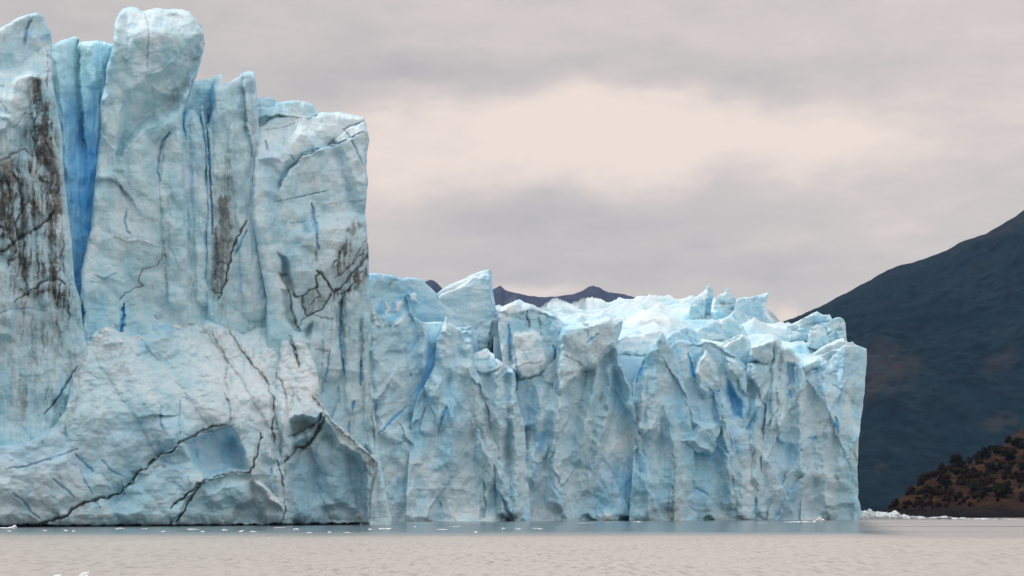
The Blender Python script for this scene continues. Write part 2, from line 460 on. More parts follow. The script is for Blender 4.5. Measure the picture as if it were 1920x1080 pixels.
# ------------------------------------------------------------------ sky: Nishita behind a full deck of cloud, placed by direction
SUN_EL, SUN_AZ = R(58), R(-72)          # azimuth from +Y towards +X
def build_world():
    w = bpy.data.worlds.new('World'); scn.world = w; w.use_nodes = True
    t = NT(w.node_tree); bg = t.N.get('Background')
    sky = t.n('ShaderNodeTexSky', sky_type='NISHITA'); sky.sun_disc = False
    sky.sun_elevation = SUN_EL; sky.sun_rotation = SUN_AZ
    tc = t.n('ShaderNodeTexCoord').outputs['Generated']
    nv = t.n('ShaderNodeVectorMath', operation='NORMALIZE'); t.L.new(tc, nv.inputs[0]); V = nv.outputs[0]
    w1 = t.n('ShaderNodeTexNoise'); t.L.new(t.mapping(V, (1, 1, 1.7)), w1.inputs['Vector'])
    w1.inputs['Scale'].default_value = 13; w1.inputs['Detail'].default_value = 5; w1.inputs['Roughness'].default_value = 0.55
    off = t.n('ShaderNodeVectorMath', operation='SUBTRACT'); t.L.new(w1.outputs['Color'], off.inputs[0]); off.inputs[1].default_value = (0.5, 0.5, 0.5)
    sc = t.n('ShaderNodeVectorMath', operation='SCALE'); t.L.new(off.outputs[0], sc.inputs[0]); sc.inputs['Scale'].default_value = 0.05
    ad = t.n('ShaderNodeVectorMath', operation='ADD'); t.L.new(V, ad.inputs[0]); t.L.new(sc.outputs[0], ad.inputs[1])
    W = ad.outputs[0]
    s = t.n('ShaderNodeSeparateXYZ'); t.L.new(V, s.inputs[0]); el = s.outputs[2]
    sw = t.n('ShaderNodeSeparateXYZ'); t.L.new(W, sw.inputs[0])
    def blob(px, py, rx, ry, amp, soft=1.0):
        """soft patch of cloud brightness around one direction"""
        dx = (px - CX) / F; dz = (HOR - py) / F
        L = math.sqrt(1 + dx * dx + dz * dz)
        a = t.math('MULTIPLY', t.math('SUBTRACT', sw.outputs[0], dx / L), F / rx)
        c = t.math('MULTIPLY', t.math('SUBTRACT', sw.outputs[2], dz / L), F / ry)
        r = t.math('SQRT', t.math('ADD', t.math('MULTIPLY', a, a), t.math('MULTIPLY', c, c)))
        return t.rng(r, 0.15, 1.6, amp, 0.0)
    base = 0.52
    acc = None
    blobs = [
        (1120, 255, 520, 115, 0.30), (770, 300, 260, 90, 0.22), (1430, 270, 310, 90, 0.19), (1200, 205, 340, 66, 0.10),
        (1590, 262, 100, 34, 0.16), (1000, 240, 300, 60, 0.10),
        (500, 90, 460, 150, -0.12), (720, 175, 260, 50, -0.14), (1000, 130, 520, 34, -0.16), (1550, 125, 360, 44, -0.15),
        (950, 400, 200, 70, -0.20), (1345, 320, 66, 46, -0.22), (1240, 385, 260, 60, -0.14), (1580, 345, 190, 46, -0.08),
        (1050, 505, 560, 42, -0.20), (1480, 495, 220, 40, -0.08), (40, 40, 260, 170, -0.16), (1760, 260, 260, 240, 0.10), (1050, 20, 500, 50, 0.04),
        (1020, 552, 90, 16, 0.40), (1485, 588, 62, 22, 0.42),
    ]
    for bl in blobs:
        v = blob(*bl); acc = v if acc is None else t.math('ADD', acc, v)
    n = t.noise(t.mapping(V, (1, 1, 2.6)), 9, 6, 0.6, 0.3)
    n2 = t.noise(t.mapping(V, (1, 1, 3.5)), 30, 5, 0.6, 0.2)
    tot = t.math('ADD', t.math('ADD', acc, base), t.math('ADD', t.math('MULTIPLY', t.math('SUBTRACT', n, 0.5), 0.62), t.math('MULTIPLY', t.math('SUBTRACT', n2, 0.5), 0.42)), clamp=True)
    ramp = t.n('ShaderNodeValToRGB'); t.L.new(tot, ramp.inputs[0]); cr = ramp.color_ramp
    cr.elements[0].position = 0.0; cr.elements[0].color = (0.485, 0.457, 0.455, 1)
    cr.elements[1].position = 1.0; cr.elements[1].color = (0.97, 0.82, 0.725, 1)
    for p, c in ((0.35, (0.625, 0.575, 0.552)), (0.6, (0.73, 0.65, 0.608)), (0.8, (0.865, 0.745, 0.675))):
        e = cr.elements.new(p); e.color = (*c, 1)
    # an overcast sky is brighter overhead than at the horizon
    lift = t.rng(el, 0.26, 0.85, 1.0, ZEN)
    cool = t.mix(t.rng(el, 0.26, 0.7), ramp.outputs[0], (0.64, 0.655, 0.68))
    vm = t.n('ShaderNodeVectorMath', operation='SCALE'); t.L.new(cool, vm.inputs[0]); t.L.new(lift, vm.inputs['Scale'])
    sk = t.n('ShaderNodeVectorMath', operation='SCALE'); t.L.new(sky.outputs[0], sk.inputs[0]); sk.inputs['Scale'].default_value = 0.08
    t.L.new(t.mix(0.93, sk.outputs[0], vm.outputs[0]), bg.inputs['Color'])
    bg.inputs['Strength'].default_value = 1.0
ZEN = 1.9
build_world()
sl = bpy.data.lights.new('sun', 'SUN'); sl.energy = 1.5; sl.angle = R(14); sl.color = (1.0, 0.95, 0.89)
so = bpy.data.objects.new('sun', sl); COL.objects.link(so)
import mathutils
sd = mathutils.Vector((math.sin(SUN_AZ) * math.cos(SUN_EL), math.cos(SUN_AZ) * math.cos(SUN_EL), math.sin(SUN_EL)))
so.rotation_euler = sd.to_track_quat('Z', 'Y').to_euler(); so.location = (-100, 100, 400)

cam = bpy.data.cameras.new('camera'); co = bpy.data.objects.new('camera', cam); COL.objects.link(co)
co.location = (0, 0, CAMH); co.rotation_euler = (R(90), 0, 0)
cam.sensor_width = 36; cam.lens = 36 * F / 1920; cam.shift_y = (HOR - 540) / 1920; cam.clip_end = 60000; cam.clip_start = 0.5
scn.camera = co
scn.view_settings.view_transform = 'Standard'; scn.view_settings.look = 'None'; scn.view_settings.exposure = 0; scn.view_settings.gamma = 1
scn.cycles.max_bounces = 6; scn.cycles.diffuse_bounces = 3; scn.cycles.glossy_bounces = 2; scn.cycles.volume_bounces = 0

# ------------------------------------------------------------------ lake
def sheet(name, xs, ys, zf, mat):
    X, Y = np.meshgrid(xs, ys); Z = zf(X, Y)
    ny, nx = X.shape; I = np.arange(nx * ny).reshape(ny, nx)
    f = np.stack([I[:-1, :-1].ravel(), I[:-1, 1:].ravel(), I[1:, 1:].ravel(), I[1:, :-1].ravel()], 1)
    return mesh_from(name, np.stack([X.ravel(), Y.ravel(), Z.ravel()], 1), f, mat)
def waves(X, Y):
    a = np.clip((175 - Y) / 20, 0, 1) * np.clip((Y - 30) / 10, 0, 1) * np.clip((70 - np.abs(X)) / 15, 0, 1)
    return a * (0.030 * fbm(X / 2.2, Y / 3.0, 3, 5) + 0.014 * perlin(X / 0.7, Y / 1.1, 9))
xs = np.concatenate([[-20000, -4000, -800, -200], np.arange(-70, 70.1, 0.35), [200, 800, 4000, 20000]])
ys = np.concatenate([[-3000, -200, 0, 30], np.arange(40, 180, 0.35), [190, 230, 300, 500, 1000, 3000, 9000, 26000]])
struct(sheet('lake_water', xs, ys, waves, water_material()))

# ------------------------------------------------------------------ mountains as height fields behind their shoreline
def slope_mesh(name, sky, Yb, Yr, mat, nx, nt, seed, amp, expo=1.0, masks=None, jag=0.0, base=964.0, gully=(1, 1)):
    S = np.array(sky, float)
    px = np.linspace(S[0, 0], S[-1, 0], nx); sk = np.interp(px, S[:, 0], S[:, 1])
    sk = sk + jag * fbm(px / 20, px * 0, 4, seed, 0.6)
    t = np.concatenate([np.linspace(0, 1, nt), [1.08, 1.25, 1.6]])
    PX, T = np.meshgrid(px, t); SK = np.tile(sk, (len(t), 1))
    Tc = np.clip(T, 0, 1)
    Y = Yb(PX) + (Yr(PX) - Yb(PX)) * T if callable(Yb) else Yb + (Yr - Yb) * T
    Yr_ = Yr(PX) if callable(Yr) else Yr
    zr = CAMH + (HOR - SK) / F * Yr_
    Z = zr * Tc ** expo
    X = (PX - CX) / F * Y
    w = np.sin(np.clip(Tc, 0, 1) * math.pi) ** 0.7
    nz = ridged((X * gully[0] + Z * gully[1]) / (amp * 9), (Z * gully[0] - X * 0.3) / (amp * 30), 4, seed + 3) + 0.6 * fbm(X / (amp * 3), Y / (amp * 3), 5, seed + 4, 0.6)
    Z = Z + nz * amp * w
    back = T > 1.0
    Z = np.where(back, zr * (1 - (T - 1) * 1.5), Z)
    Z = Z - 3.0 * (Tc < 0.001)
    ny_, nx_ = X.shape; I = np.arange(nx_ * ny_).reshape(ny_, nx_)
    f = np.stack([I[:-1, :-1].ravel(), I[:-1, 1:].ravel(), I[1:, 1:].ravel(), I[1:, :-1].ravel()], 1)
    V = np.stack([X.ravel(), Y.ravel(), Z.ravel()], 1)
    M = np.zeros((len(V), 4))
    if masks is not None:
        qx = CX + V[:, 0] / V[:, 1] * F; qy = HOR - (V[:, 2] - CAMH) / V[:, 1] * F
        for poly, st, soft in masks:
            sd_ = sdist(qx + 14 * fbm(qx / 20, qy / 20, 3, 3), qy + 14 * fbm(qx / 20, qy / 20, 3, 4), poly)
            M[:, 0] = np.maximum(M[:, 0], st * sstep(-soft, soft, sd_))
    return struct(mesh_from(name, V, f, mat, M))

MT = [(1400, 640), (1470, 604), (1504, 592), (1539, 575), (1569, 558), (1598, 543), (1628, 527), (1658, 510), (1681, 500), (1711, 494), (1732, 488),
      (1756, 478), (1776, 470), (1797, 457), (1824, 447), (1850, 438), (1874, 424), (1901, 408), (1920, 394), (1990, 350), (2100, 300), (2300, 250), (2600, 230)]
slope_mesh('mountain', MT, lambda p: 1650 + (p - 1600) * 0.25, lambda p: 3000 + (p - 1600) * 0.2,
           mountain_material('forest_slope', ((0.004, 0.017, 0.030), (0.010, 0.025, 0.036), (0.003, 0.011, 0.020), (0.002, 0.009, 0.016)), 1.0, (0.050, 0.040, 0.038), 0.75),
           640, 300, 41, 42, 0.95,
           [([(1610, 650), (1650, 640), (1700, 662), (1728, 668), (1710, 715), (1650, 735), (1605, 760)], 0.8, 22),
            ([(1845, 680), (1880, 655), (1905, 648), (1895, 690), (1850, 700)], 0.55, 12),
            ([(1835, 795), (1880, 775), (1912, 768), (1905, 790), (1860, 806)], 0.65, 8),
            ([(1780, 475), (1810, 455), (1850, 442), (1880, 424), (1930, 392), (1940, 420), (1890, 432), (1845, 452), (1800, 472)], 0.55, 7),
            ([(1640, 875), (1660, 868), (1665, 880), (1640, 885)], 0.4, 6), ([(1815, 500), (1850, 485), (1860, 492), (1820, 505)], 0.35, 5)], jag=2.0, gully=(0.6, 1.0))

DM = [(560, 575), (700, 556), (770, 540), (800, 527), (806, 524), (813, 526), (821, 532), (832, 543), (860, 556), (900, 552), (926, 541), (933, 538), (938, 535),
      (946, 543), (958, 547), (968, 550), (980, 552), (992, 554), (1012, 557), (1036, 557), (1050, 555), (1062, 553), (1077, 551), (1092, 545), (1103, 538), (1112, 536),
      (1125, 539), (1134, 545), (1141, 548), (1154, 549), (1170, 552), (1220, 565), (1300, 590), (1400, 620)]
slope_mesh('distant_mountain', DM, 4600.0, 5600.0, mountain_material('distant_rock_with_haze', ((0.055, 0.062, 0.105), (0.075, 0.08, 0.125), (0.045, 0.053, 0.095), (0.04, 0.046, 0.08)), 0.6, (0.3, 0.3, 0.32), 0.6),  # lighter, bluer than bare rock: part of the haze is in the colour
           500, 90, 53, 34, 0.9, [([(950, 560), (968, 556), (972, 562), (955, 566)], 0.7, 3)], jag=2.0)

# ------------------------------------------------------------------ brown shore hill: one height field, sheer dark rock at its foot
def hill_mat():
    m, t, b = new_mat('brown_scrub_and_rock')
    P = pos(t); s = t.n('ShaderNodeSeparateXYZ'); t.L.new(P, s.inputs[0])
    g = t.n('ShaderNodeNewGeometry')
    n1 = t.noise(P, 0.12, 5, 0.6, 0.5); n2 = t.noise(P, 0.6, 5, 0.7); n3 = t.noise(t.mapping(P, (0.4, 0.4, 1.4)), 0.3, 4, 0.6, 0.6)
    c = t.mix(t.rng(n1, 0.36, 0.62), (0.026, 0.011, 0.006), (0.060, 0.026, 0.013))
    c = t.mix(t.rng(n3, 0.52, 0.66, 0, 0.8), c, (0.016, 0.016, 0.008))
    c = t.mix(t.rng(n2, 0.5, 0.7, 0, 0.7), c, (0.012, 0.008, 0.006))
    c = t.mix(t.rng(t.math('ADD', s.outputs[2], t.math('MULTIPLY', t.math('ADD', n1, n3), 5.0)), 7.0, 11.0, 0.9, 0.0), c, (0.006, 0.005, 0.005))
    t.L.new(c, b.inputs['Base Color']); b.inputs['Roughness'].default_value = 0.95; b.inputs['Specular IOR Level'].default_value = 0.1
    bp = t.n('ShaderNodeBump'); bp.inputs['Strength'].default_value = 1.0; bp.inputs['Distance'].default_value = 1.2
    t.L.new(n2, bp.inputs['Height']); t.L.new(bp.outputs[0], b.inputs['Normal'])
    return m
HS = np.array([(1650, 962), (1657, 956), (1689, 933), (1715, 909), (1741, 893), (1764, 885), (1807, 873), (1844, 858), (1878, 838), (1899, 820), (1920, 800), (1980, 765), (2100, 720), (2300, 690), (2500, 690)], float)
def hill():
    nx, nt = 300, 150
    px = np.linspace(1650, 2500, nx); sk = np.interp(px, HS[:, 0], HS[:, 1]) + 2.0 * fbm(px / 12, px * 0, 4, 8, 0.6)
    t = np.concatenate([np.linspace(0, 1, nt), [1.1, 1.3]])
    PX, T = np.meshgrid(px, t); SK = np.tile(sk, (len(t), 1))
    Y0 = 690 - (PX - 1650) * 0.02; Y1 = Y0 + 25 + np.clip((961 - SK), 0, 300) * 0.9
    Tc = np.clip(T, 0, 1)
    Y = Y0 + (Y1 - Y0) * T
    zr = np.maximum(CAMH + (HOR - SK) / F * Y1, 0.3)
    prof = np.where(Tc < 0.12, Tc / 0.12 * 0.16, 0.16 + (Tc - 0.12) / 0.88 * 0.84)
    Z = zr * prof
    X = (PX - CX) / F * Y
    w = np.sin(np.pi * Tc) ** 0.5 * np.clip(zr / 12, 0, 1)
    Z = Z + w * (2.6 * fbm(X / 14, Y / 14, 5, 18, 0.6) + 1.2 * ridged(X / 9, Y / 20, 3, 19))
    Y = Y - w * 3.0 * ridged(X / 11, Z / 6, 3, 20)
    Z = np.where(T > 1, zr * (1 - (T - 1) * 2), Z) - 1.0 * (Tc < 0.001)
    I = np.arange(X.size).reshape(X.shape)
    f = np.stack([I[:-1, :-1].ravel(), I[:-1, 1:].ravel(), I[1:, 1:].ravel(), I[1:, :-1].ravel()], 1)
    o = struct(mesh_from('shore_hill', np.stack([X.ravel(), Y.ravel(), Z.ravel()], 1), f, hill_mat()))
    return X, Y, Z, PX
HX, HY, HZ, HPX = hill()

# shrubs on the brown hill
def shrub_mat(name, a, bcol):
    m, t, b = new_mat(name)
    n = t.noise(pos(t), 1.1, 3)
    t.L.new(t.mix(t.rng(n, 0.38, 0.62), a, bcol), b.inputs['Base Color']); b.inputs['Roughness'].default_value = 0.9; b.inputs['Specular IOR Level'].default_value = 0.1
    return m
SH = [shrub_mat('dark_shrub_leaves', (0.008, 0.009, 0.005), (0.017, 0.016, 0.008)), shrub_mat('rust_shrub_leaves', (0.038, 0.020, 0.011), (0.022, 0.015, 0.009)),
      shrub_mat('olive_shrub_leaves', (0.024, 0.025, 0.009), (0.015, 0.017, 0.008))]
def bark_mat():
    m, t, b = new_mat('bark')
    t.L.new(t.mix(t.noise(pos(t), 4.0, 3), (0.03, 0.022, 0.016), (0.06, 0.045, 0.035)), b.inputs['Base Color']); b.inputs['Roughness'].default_value = 0.95
    return m
BARK = bark_mat()
def leaf_crown(w, h, n, rnd, z0=0.25, sp=1.0):
    V = []; Fq = []
    cl = [(rnd.gauss(0, w * 0.24 * sp), rnd.gauss(0, w * 0.2 * sp), h * (z0 + (1 - z0) * rnd.random() ** 0.8 * 0.9), w * rnd.uniform(0.14, 0.26)) for _ in range(11)]
    for _ in range(n):
        c = rnd.choice(cl); d = mathutils.Vector((rnd.gauss(0, 1), rnd.gauss(0, 1), rnd.gauss(0, 1))).normalized()
        r = c[3] * rnd.uniform(0.5, 1.05)
        p = mathutils.Vector(c[:3]) + d * r
        u = mathutils.Vector((rnd.gauss(0, 1), rnd.gauss(0, 1), rnd.gauss(0, 1))).normalized(); v = u.cross(d).normalized(); s_ = w * rnd.uniform(0.05, 0.1)
        k = len(V)
        for a_, b_ in ((-1, -0.7), (1, -0.7), (0.8, 0.7), (-0.8, 0.7)): V.append(tuple(p + u * a_ * s_ + v * b_ * s_))
        Fq.append((k, k + 1, k + 2, k + 3))
    return V, Fq
def trunk_mesh(h, r, rnd):
    V = []; Fq = []
    def limb(p0, p1, r0, r1):
        k = len(V); p0 = mathutils.Vector(p0); p1 = mathutils.Vector(p1); d = (p1 - p0).normalized(); u = d.orthogonal().normalized(); v = d.cross(u)
        for p, rr in ((p0, r0), (p1, r1)):
            for a in range(6): V.append(tuple(p + u * rr * math.cos(a * 1.0472) + v * rr * math.sin(a * 1.0472)))
        for a in range(6): Fq.append((k + a, k + (a + 1) % 6, k + 6 + (a + 1) % 6, k + 6 + a))
    limb((0, 0, -0.4), (0, 0, h * 0.45), r, r * 0.7)
    for a in range(4):
        q = a * 1.6 + rnd.random(); limb((0, 0, h * 0.4), (math.cos(q) * h * 0.25, math.sin(q) * h * 0.25, h * 0.75), r * 0.6, r * 0.25)
    return V, Fq
SHRUBS = [
    (1789, 880, 24, 27, 0, 'dark round bush standing tallest on the crest of the brown shore hill'),
    (1771, 887, 15, 13, 1, 'small russet bush on the hill crest just below the tallest round bush'),
    (1803, 880, 13, 14, 0, 'dark shrub pressed against the tall round bush on its uphill side'),
    (1832, 868, 12, 16, 1, 'upright brown shrub on the crest between the tall bush and the broad pair'),
    (1848, 862, 22, 20, 0, 'broad dark shrub on the upper crest of the shore hill'),
    (1864, 852, 20, 16, 2, 'olive shrub on the crest just uphill of the broad dark shrub'),
    (1752, 894, 12, 9, 1, 'low rust coloured shrub on the lower crest of the shore hill'),
    (1735, 900, 11, 8, 0, 'low dark shrub lowest down the crest of the shore hill'),
    (1893, 868, 26, 24, 0, 'dark bush in the middle of the slope near the right edge'),
    (1858, 886, 20, 17, 0, 'dark bush halfway up the slope below the broad crest shrub'),
    (1828, 925, 26, 22, 2, 'olive bush low on the slope above the dark shore rock'),
    (1880, 932, 34, 28, 2, 'large olive green bush low on the slope at the right'),
    (1850, 930, 20, 16, 0, 'dark bush low on the slope between the two olive bushes'),
    (1775, 915, 18, 15, 0, 'dark bush in the hollow of the slope under the tallest bush'),
    (1910, 905, 22, 20, 1, 'russet bush at mid slope touching the right edge'),
    (1800, 905, 16, 13, 1, 'rust brown bush on the middle slope right of the dark hollow'),
    (1755, 930, 14, 10, 1, 'small rust bush near the left foot of the hill'),
    (1905, 840, 20, 18, 0, 'dark bush highest on the hill beside the right edge'),
]
for px_, py_, w_, h_, k_, lab in SHRUBS:
    best = None
    scr = HOR - (HZ - CAMH) / HY * F; sx = CX + HX / HY * F
    d_ = (sx - px_) ** 2 + (scr - py_) ** 2; d_[-2:] = 1e9
    i_ = np.unravel_index(np.argmin(d_), d_.shape)
    base = (HX[i_], HY[i_], HZ[i_]); m_ = HY[i_] / F; rnd = random.Random(px_)
    root = thing('shrub', lab, 'shrub', base, 'shrubs on the brown shore hill')
    V_, F_ = leaf_crown(w_ * m_, h_ * m_, 620, rnd)
    c_ = mesh_from('foliage', V_, F_, SH[k_], smooth=False); c_.parent = root
    V_, F_ = trunk_mesh(h_ * m_, h_ * m_ * 0.035, rnd)
    c_ = mesh_from('trunk', V_, F_, BARK, smooth=False); c_.parent = root

# scrub between the shrubs: low tufts, all alike
tv, tf = leaf_crown(5.0, 2.4, 200, random.Random(4), 0.05, 0.36)
TM = [shrub_mat('brown_scrub', (0.022, 0.011, 0.006), (0.044, 0.022, 0.011)), SH[1], shrub_mat('dull_green_scrub', (0.015, 0.014, 0.007), (0.026, 0.022, 0.011))]
tuft0 = [mesh_from('scrub_tuft', tv, tf, TM[k], smooth=False) for k in (0, 1, 2)]
rnd = random.Random(91); nt_ = 0
for i in range(900):
    r_ = rnd.randrange(14, 150); c_ = rnd.randrange(0, 150)
    x_, y_, z_ = HX[r_, c_], HY[r_, c_], HZ[r_, c_]
    sx_ = CX + x_ / y_ * F
    if sx_ > 1925 or z_ < 2.5: continue
    if nt_ < 3: o = tuft0[nt_]
    else:
        o = tuft0[rnd.choice((0, 1, 0, 2, 1))].copy(); COL.objects.link(o)
    o.location = (x_, y_, z_ - 0.2); o.rotation_euler = (0, 0, rnd.random() * 6.28); s_ = rnd.uniform(0.45, 1.25) * min(1, 0.35 + z_ / 14); o.scale = (s_ * rnd.uniform(0.8, 1.3), s_, s_ * rnd.uniform(0.7, 1.2))
    tag(o, 'low dark scrub tuft dotted over the brown shore hill', 'scrub', 'scrub tufts on the shore hill'); nt_ += 1
    if nt_ >= 170: break

# ------------------------------------------------------------------ the near glacier wall
Yn = lambda p: 245 + 0.0616 * np.asarray(p, float)
def near(off): return lambda p: Yn(p) + off
ANCH = {}
def body_root(name, label, cat, px, py, off=0, group=None):
    Y = float(Yn(px) if px < 735 else Yf(px)) + off
    return thing(name, label, cat, at(px, py, Y), group)
def child(o, root): parent_to(o, root); return o

# -- left tower, streaked with dirt
tower = body_root('ice_tower', 'ice tower at the left edge, streaked with black dirt under a pale rounded top', 'ice tower', 60, 985)
O = [(-90, 110), (-40, 104), (0, 96), (20, 81), (50, 76), (75, 79), (88, 88), (96, 100), (98, 150), (105, 190), (116, 250), (120, 330), (128, 400), (135, 460), (140, 530), (150, 560),
     (157, 620), (170, 680), (172, 740), (175, 800), (190, 860), (200, 1000), (-90, 1000)]
FE = [
    ('plate', [(-90, 122), (0, 120), (35, 121), (60, 130), (78, 143), (74, 152), (60, 158), (50, 175), (45, 200), (50, 240), (30, 300), (20, 340), (-90, 340)], 2.2, 26),
    ('step', [(100, 92), (75, 96), (40, 92), (0, 104), (-60, 112)], -0.6, 10),
    ('plate', [(-60, 205), (0, 208), (22, 216), (26, 232), (15, 250), (-60, 258)], 1.6, 9),
    ('snow', [(-60, 122), (0, 120), (40, 122), (70, 140), (55, 165), (45, 215), (40, 235), (20, 200), (-60, 200)], 0.55, 14),
    ('snow', [(-60, 85), (20, 82), (70, 82), (85, 95), (80, 120), (40, 115), (-60, 112)], 0.35, 10),
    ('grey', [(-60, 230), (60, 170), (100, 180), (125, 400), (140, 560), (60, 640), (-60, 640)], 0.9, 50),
    ('round', [(88, 150), (96, 240), (100, 340), (112, 450), (118, 560)], 1.1, 15),
    ('round', [(70, 220), (72, 320), (80, 420), (85, 560)], 0.9, 13),
    ('tent', [(48, 300), (50, 420), (60, 540)], 1.0, 16),
    ('round', [(20, 330), (25, 420), (22, 470)], 1.3, 17),
    ('dirt', [(58, 150), (78, 142), (90, 160), (100, 200), (108, 270), (119, 350), (118, 440), (126, 520), (132, 600), (112, 640), (92, 560), (60, 555), (40, 600), (28, 560), (10, 500), (-40, 500), (-40, 290), (12, 312), (40, 270), (50, 230), (54, 190)], 1.0, 10, -0.22),
    ('dirt', [(52, 150), (76, 150), (90, 240), (108, 300), (120, 400), (100, 420), (80, 330), (60, 260), (55, 200)], 0.95, 8, -0.45),
    ('dirt', [(-40, 290), (30, 310), (60, 330), (60, 420), (20, 480), (-40, 490)], 0.95, 14, -0.42),
    ('dirt', [(-40, 480), (150, 520), (160, 720), (110, 820), (-40, 760)], 0.55, 40, 0.08),
    ('crack', [(-30, 478), (10, 470), (40, 443), (70, 428), (92, 410), (100, 395)], 5.5, 0.9, 'dirt', 1.0),
    ('crack', [(20, 320), (38, 345), (42, 390), (30, 420), (36, 470)], 3.5, 0.6, 'dirt', 0.95),
    ('crack', [(-20, 300), (6, 302), (24, 288), (44, 280), (62, 292)], 3.5, 0.5, 'dirt', 0.9),
    ('crack', [(28, 565), (50, 550), (70, 537), (88, 524), (108, 522), (124, 534)], 3.2, 0.6, 'dirt', 0.95),
    ('crack', [(47, 500), (50, 540), (52, 556)], 4.5, 0.5, 'dirt', 0.95),
    ('crack', [(114, 530), (108, 555), (107, 575)], 2.6, 0.5, 'dirt', 0.95),
    ('crack', [(132, 525), (128, 560), (129, 600)], 1.8, 0.5, 'dirt', 0.95),
    ('crack', [(88, 85), (90, 130), (86, 170)], 1.6, 0.5, 'dirt', 0.5),
    ('crack', [(24, 240), (38, 225), (50, 210)], 1.6, 0.3, 'dirt', 0.6), ('crack', [(0, 190), (12, 205), (10, 215)], 1.3, 0.2, 'dirt', 0.5),
    ('crack', [(120, 440), (116, 480), (122, 520)], 2.5, 0.3, 'dirt', 0.8),
    ('crack', [(35, 395), (50, 385), (64, 395)], 2.5, 0.3, 'dirt', 0.9),
    ('crack', [(80, 780), (110, 745), (130, 710), (146, 685)], 2.6, 0.6, 'blue', 0.55), ('crack', [(82, 778), (112, 742), (134, 704)], 1.3, 0.3, 'dirt', 0.7),
    ('crack', [(-30, 600), (20, 580), (60, 578), (110, 588)], 1.4, 0.25, 'blue', 0.4),
    ('crack', [(37, 700), (36, 725)], 1.8, 0.2, 'dirt', 0.8), ('crack', [(60, 650), (68, 686)], 2.0, 0.2, 'dirt', 0.55),
    ('crack', [(150, 690), (150, 735), (130, 760), (126, 785)], 3.4, 0.4, 'dirt', 0.85), ('crack', [(112, 775), (115, 800), (128, 818)], 3.2, 0.4, 'dirt', 0.85),
    ('stain', [(20, 640), (24, 760)], 6, 0.4, 'dirt'), ('stain', [(60, 600), (64, 740)], 9, 0.45, 'dirt'), ('stain', [(100, 600), (104, 700)], 7, 0.4, 'dirt'), ('stain', [(130, 640), (132, 720)], 5, 0.4, 'dirt'),
    ('plate', [(-90, 490), (0, 488), (28, 505), (40, 560), (30, 640), (-90, 640)], 1.2, 16),
    ('crack', [(8, 330), (20, 360), (16, 400)], 3, 0.5, 'dirt', 0.9), ('crack', [(66, 170), (70, 215), (60, 250), (68, 290)], 3.2, 0.5, 'dirt', 0.95), ('crack', [(95, 230), (84, 262), (100, 300)], 2.4, 0.4, 'dirt', 0.8), ('crack', [(76, 330), (80, 380), (72, 430)], 2.6, 0.4, 'dirt', 0.8), ('crack', [(-10, 420), (14, 432), (30, 470), (12, 500)], 4, 0.6, 'dirt', 0.95), ('crack', [(40, 560), (44, 600), (40, 640)], 1.8, 0.2, 'dirt', 0.6),
    ('tilt', (60, 985), 0, 0.004), ('lean', [(-95, 215), (20, 208), (48, 168), (76, 150), (100, 120)], 0.07, 90), ('plate', [(-90, 984), (210, 984), (210, 1020), (-90, 1020)], -2.0, 3),
]
tb = child(piece('body', O, near(4.0), 22, ICE_NEAR, 3, feats=FE, rim=(9, 1.6), flute=(11, 120, 0.32), rough=(30, 44, 0.8), fac=(58, 110, 1.6)), tower)
O = [(-90, 80), (-40, 66), (0, 52), (18, 42), (35, 32), (55, 26), (70, 23), (80, 29), (88, 45), (95, 62), (97, 80), (100, 130), (90, 200), (-90, 200)]
child(piece('peak', O, near(11), 14, ICE_NEAR, 5, rim=(8, 1.2), feats=[
    ('snow', [(-90, 60), (60, 20), (85, 30), (60, 60), (-90, 110)], 0.35, 16), ('step', [(58, 44), (54, 60), (50, 74)], -1.0, 9), ('blue', [(62, 48), (60, 72), (46, 74), (52, 56)], 0.6, 5),
    ('blue', [(95, 55), (97, 82), (78, 82), (72, 70)], 0.5, 7)], fac=(40, 34, 1.2), blue0=0.06), tower)

# -- the deep blue crevasse
O = [(76, 88), (100, 83), (112, 78), (126, 72), (141, 68), (147, 72), (149, 80), (160, 77), (180, 76), (198, 79), (212, 84), (222, 120), (222, 400), (190, 560), (120, 562), (100, 400), (80, 200)]
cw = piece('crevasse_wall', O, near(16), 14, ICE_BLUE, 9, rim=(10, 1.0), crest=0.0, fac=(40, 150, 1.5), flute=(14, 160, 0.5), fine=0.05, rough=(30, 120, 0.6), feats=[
    ('blue', [(112, 200), (205, 180), (225, 560), (110, 562), (112, 300)], 0.6, 70), ('blue', [(126, 290), (200, 250), (200, 560), (126, 562)], 1.0, 55),  # blue ice deepening downward, partly the slot's shade put into the colour
    ('step', [(148, 80), (152, 110), (150, 150), (160, 260)], -2.0, 18), ('tent', [(105, 110), (116, 200), (126, 330)], 1.0, 14),
    ('tent', [(172, 90), (178, 150)], 1.2, 20), ('snow', [(100, 76), (145, 66), (140, 110), (112, 130)], 0.25, 16), ('snow', [(150, 76), (205, 78), (190, 110), (158, 116)], 0.3, 14)])
tag(cw, 'deep blue ice wall in the tall crevasse between the dirty tower and the leaning pillar', 'crevasse wall')

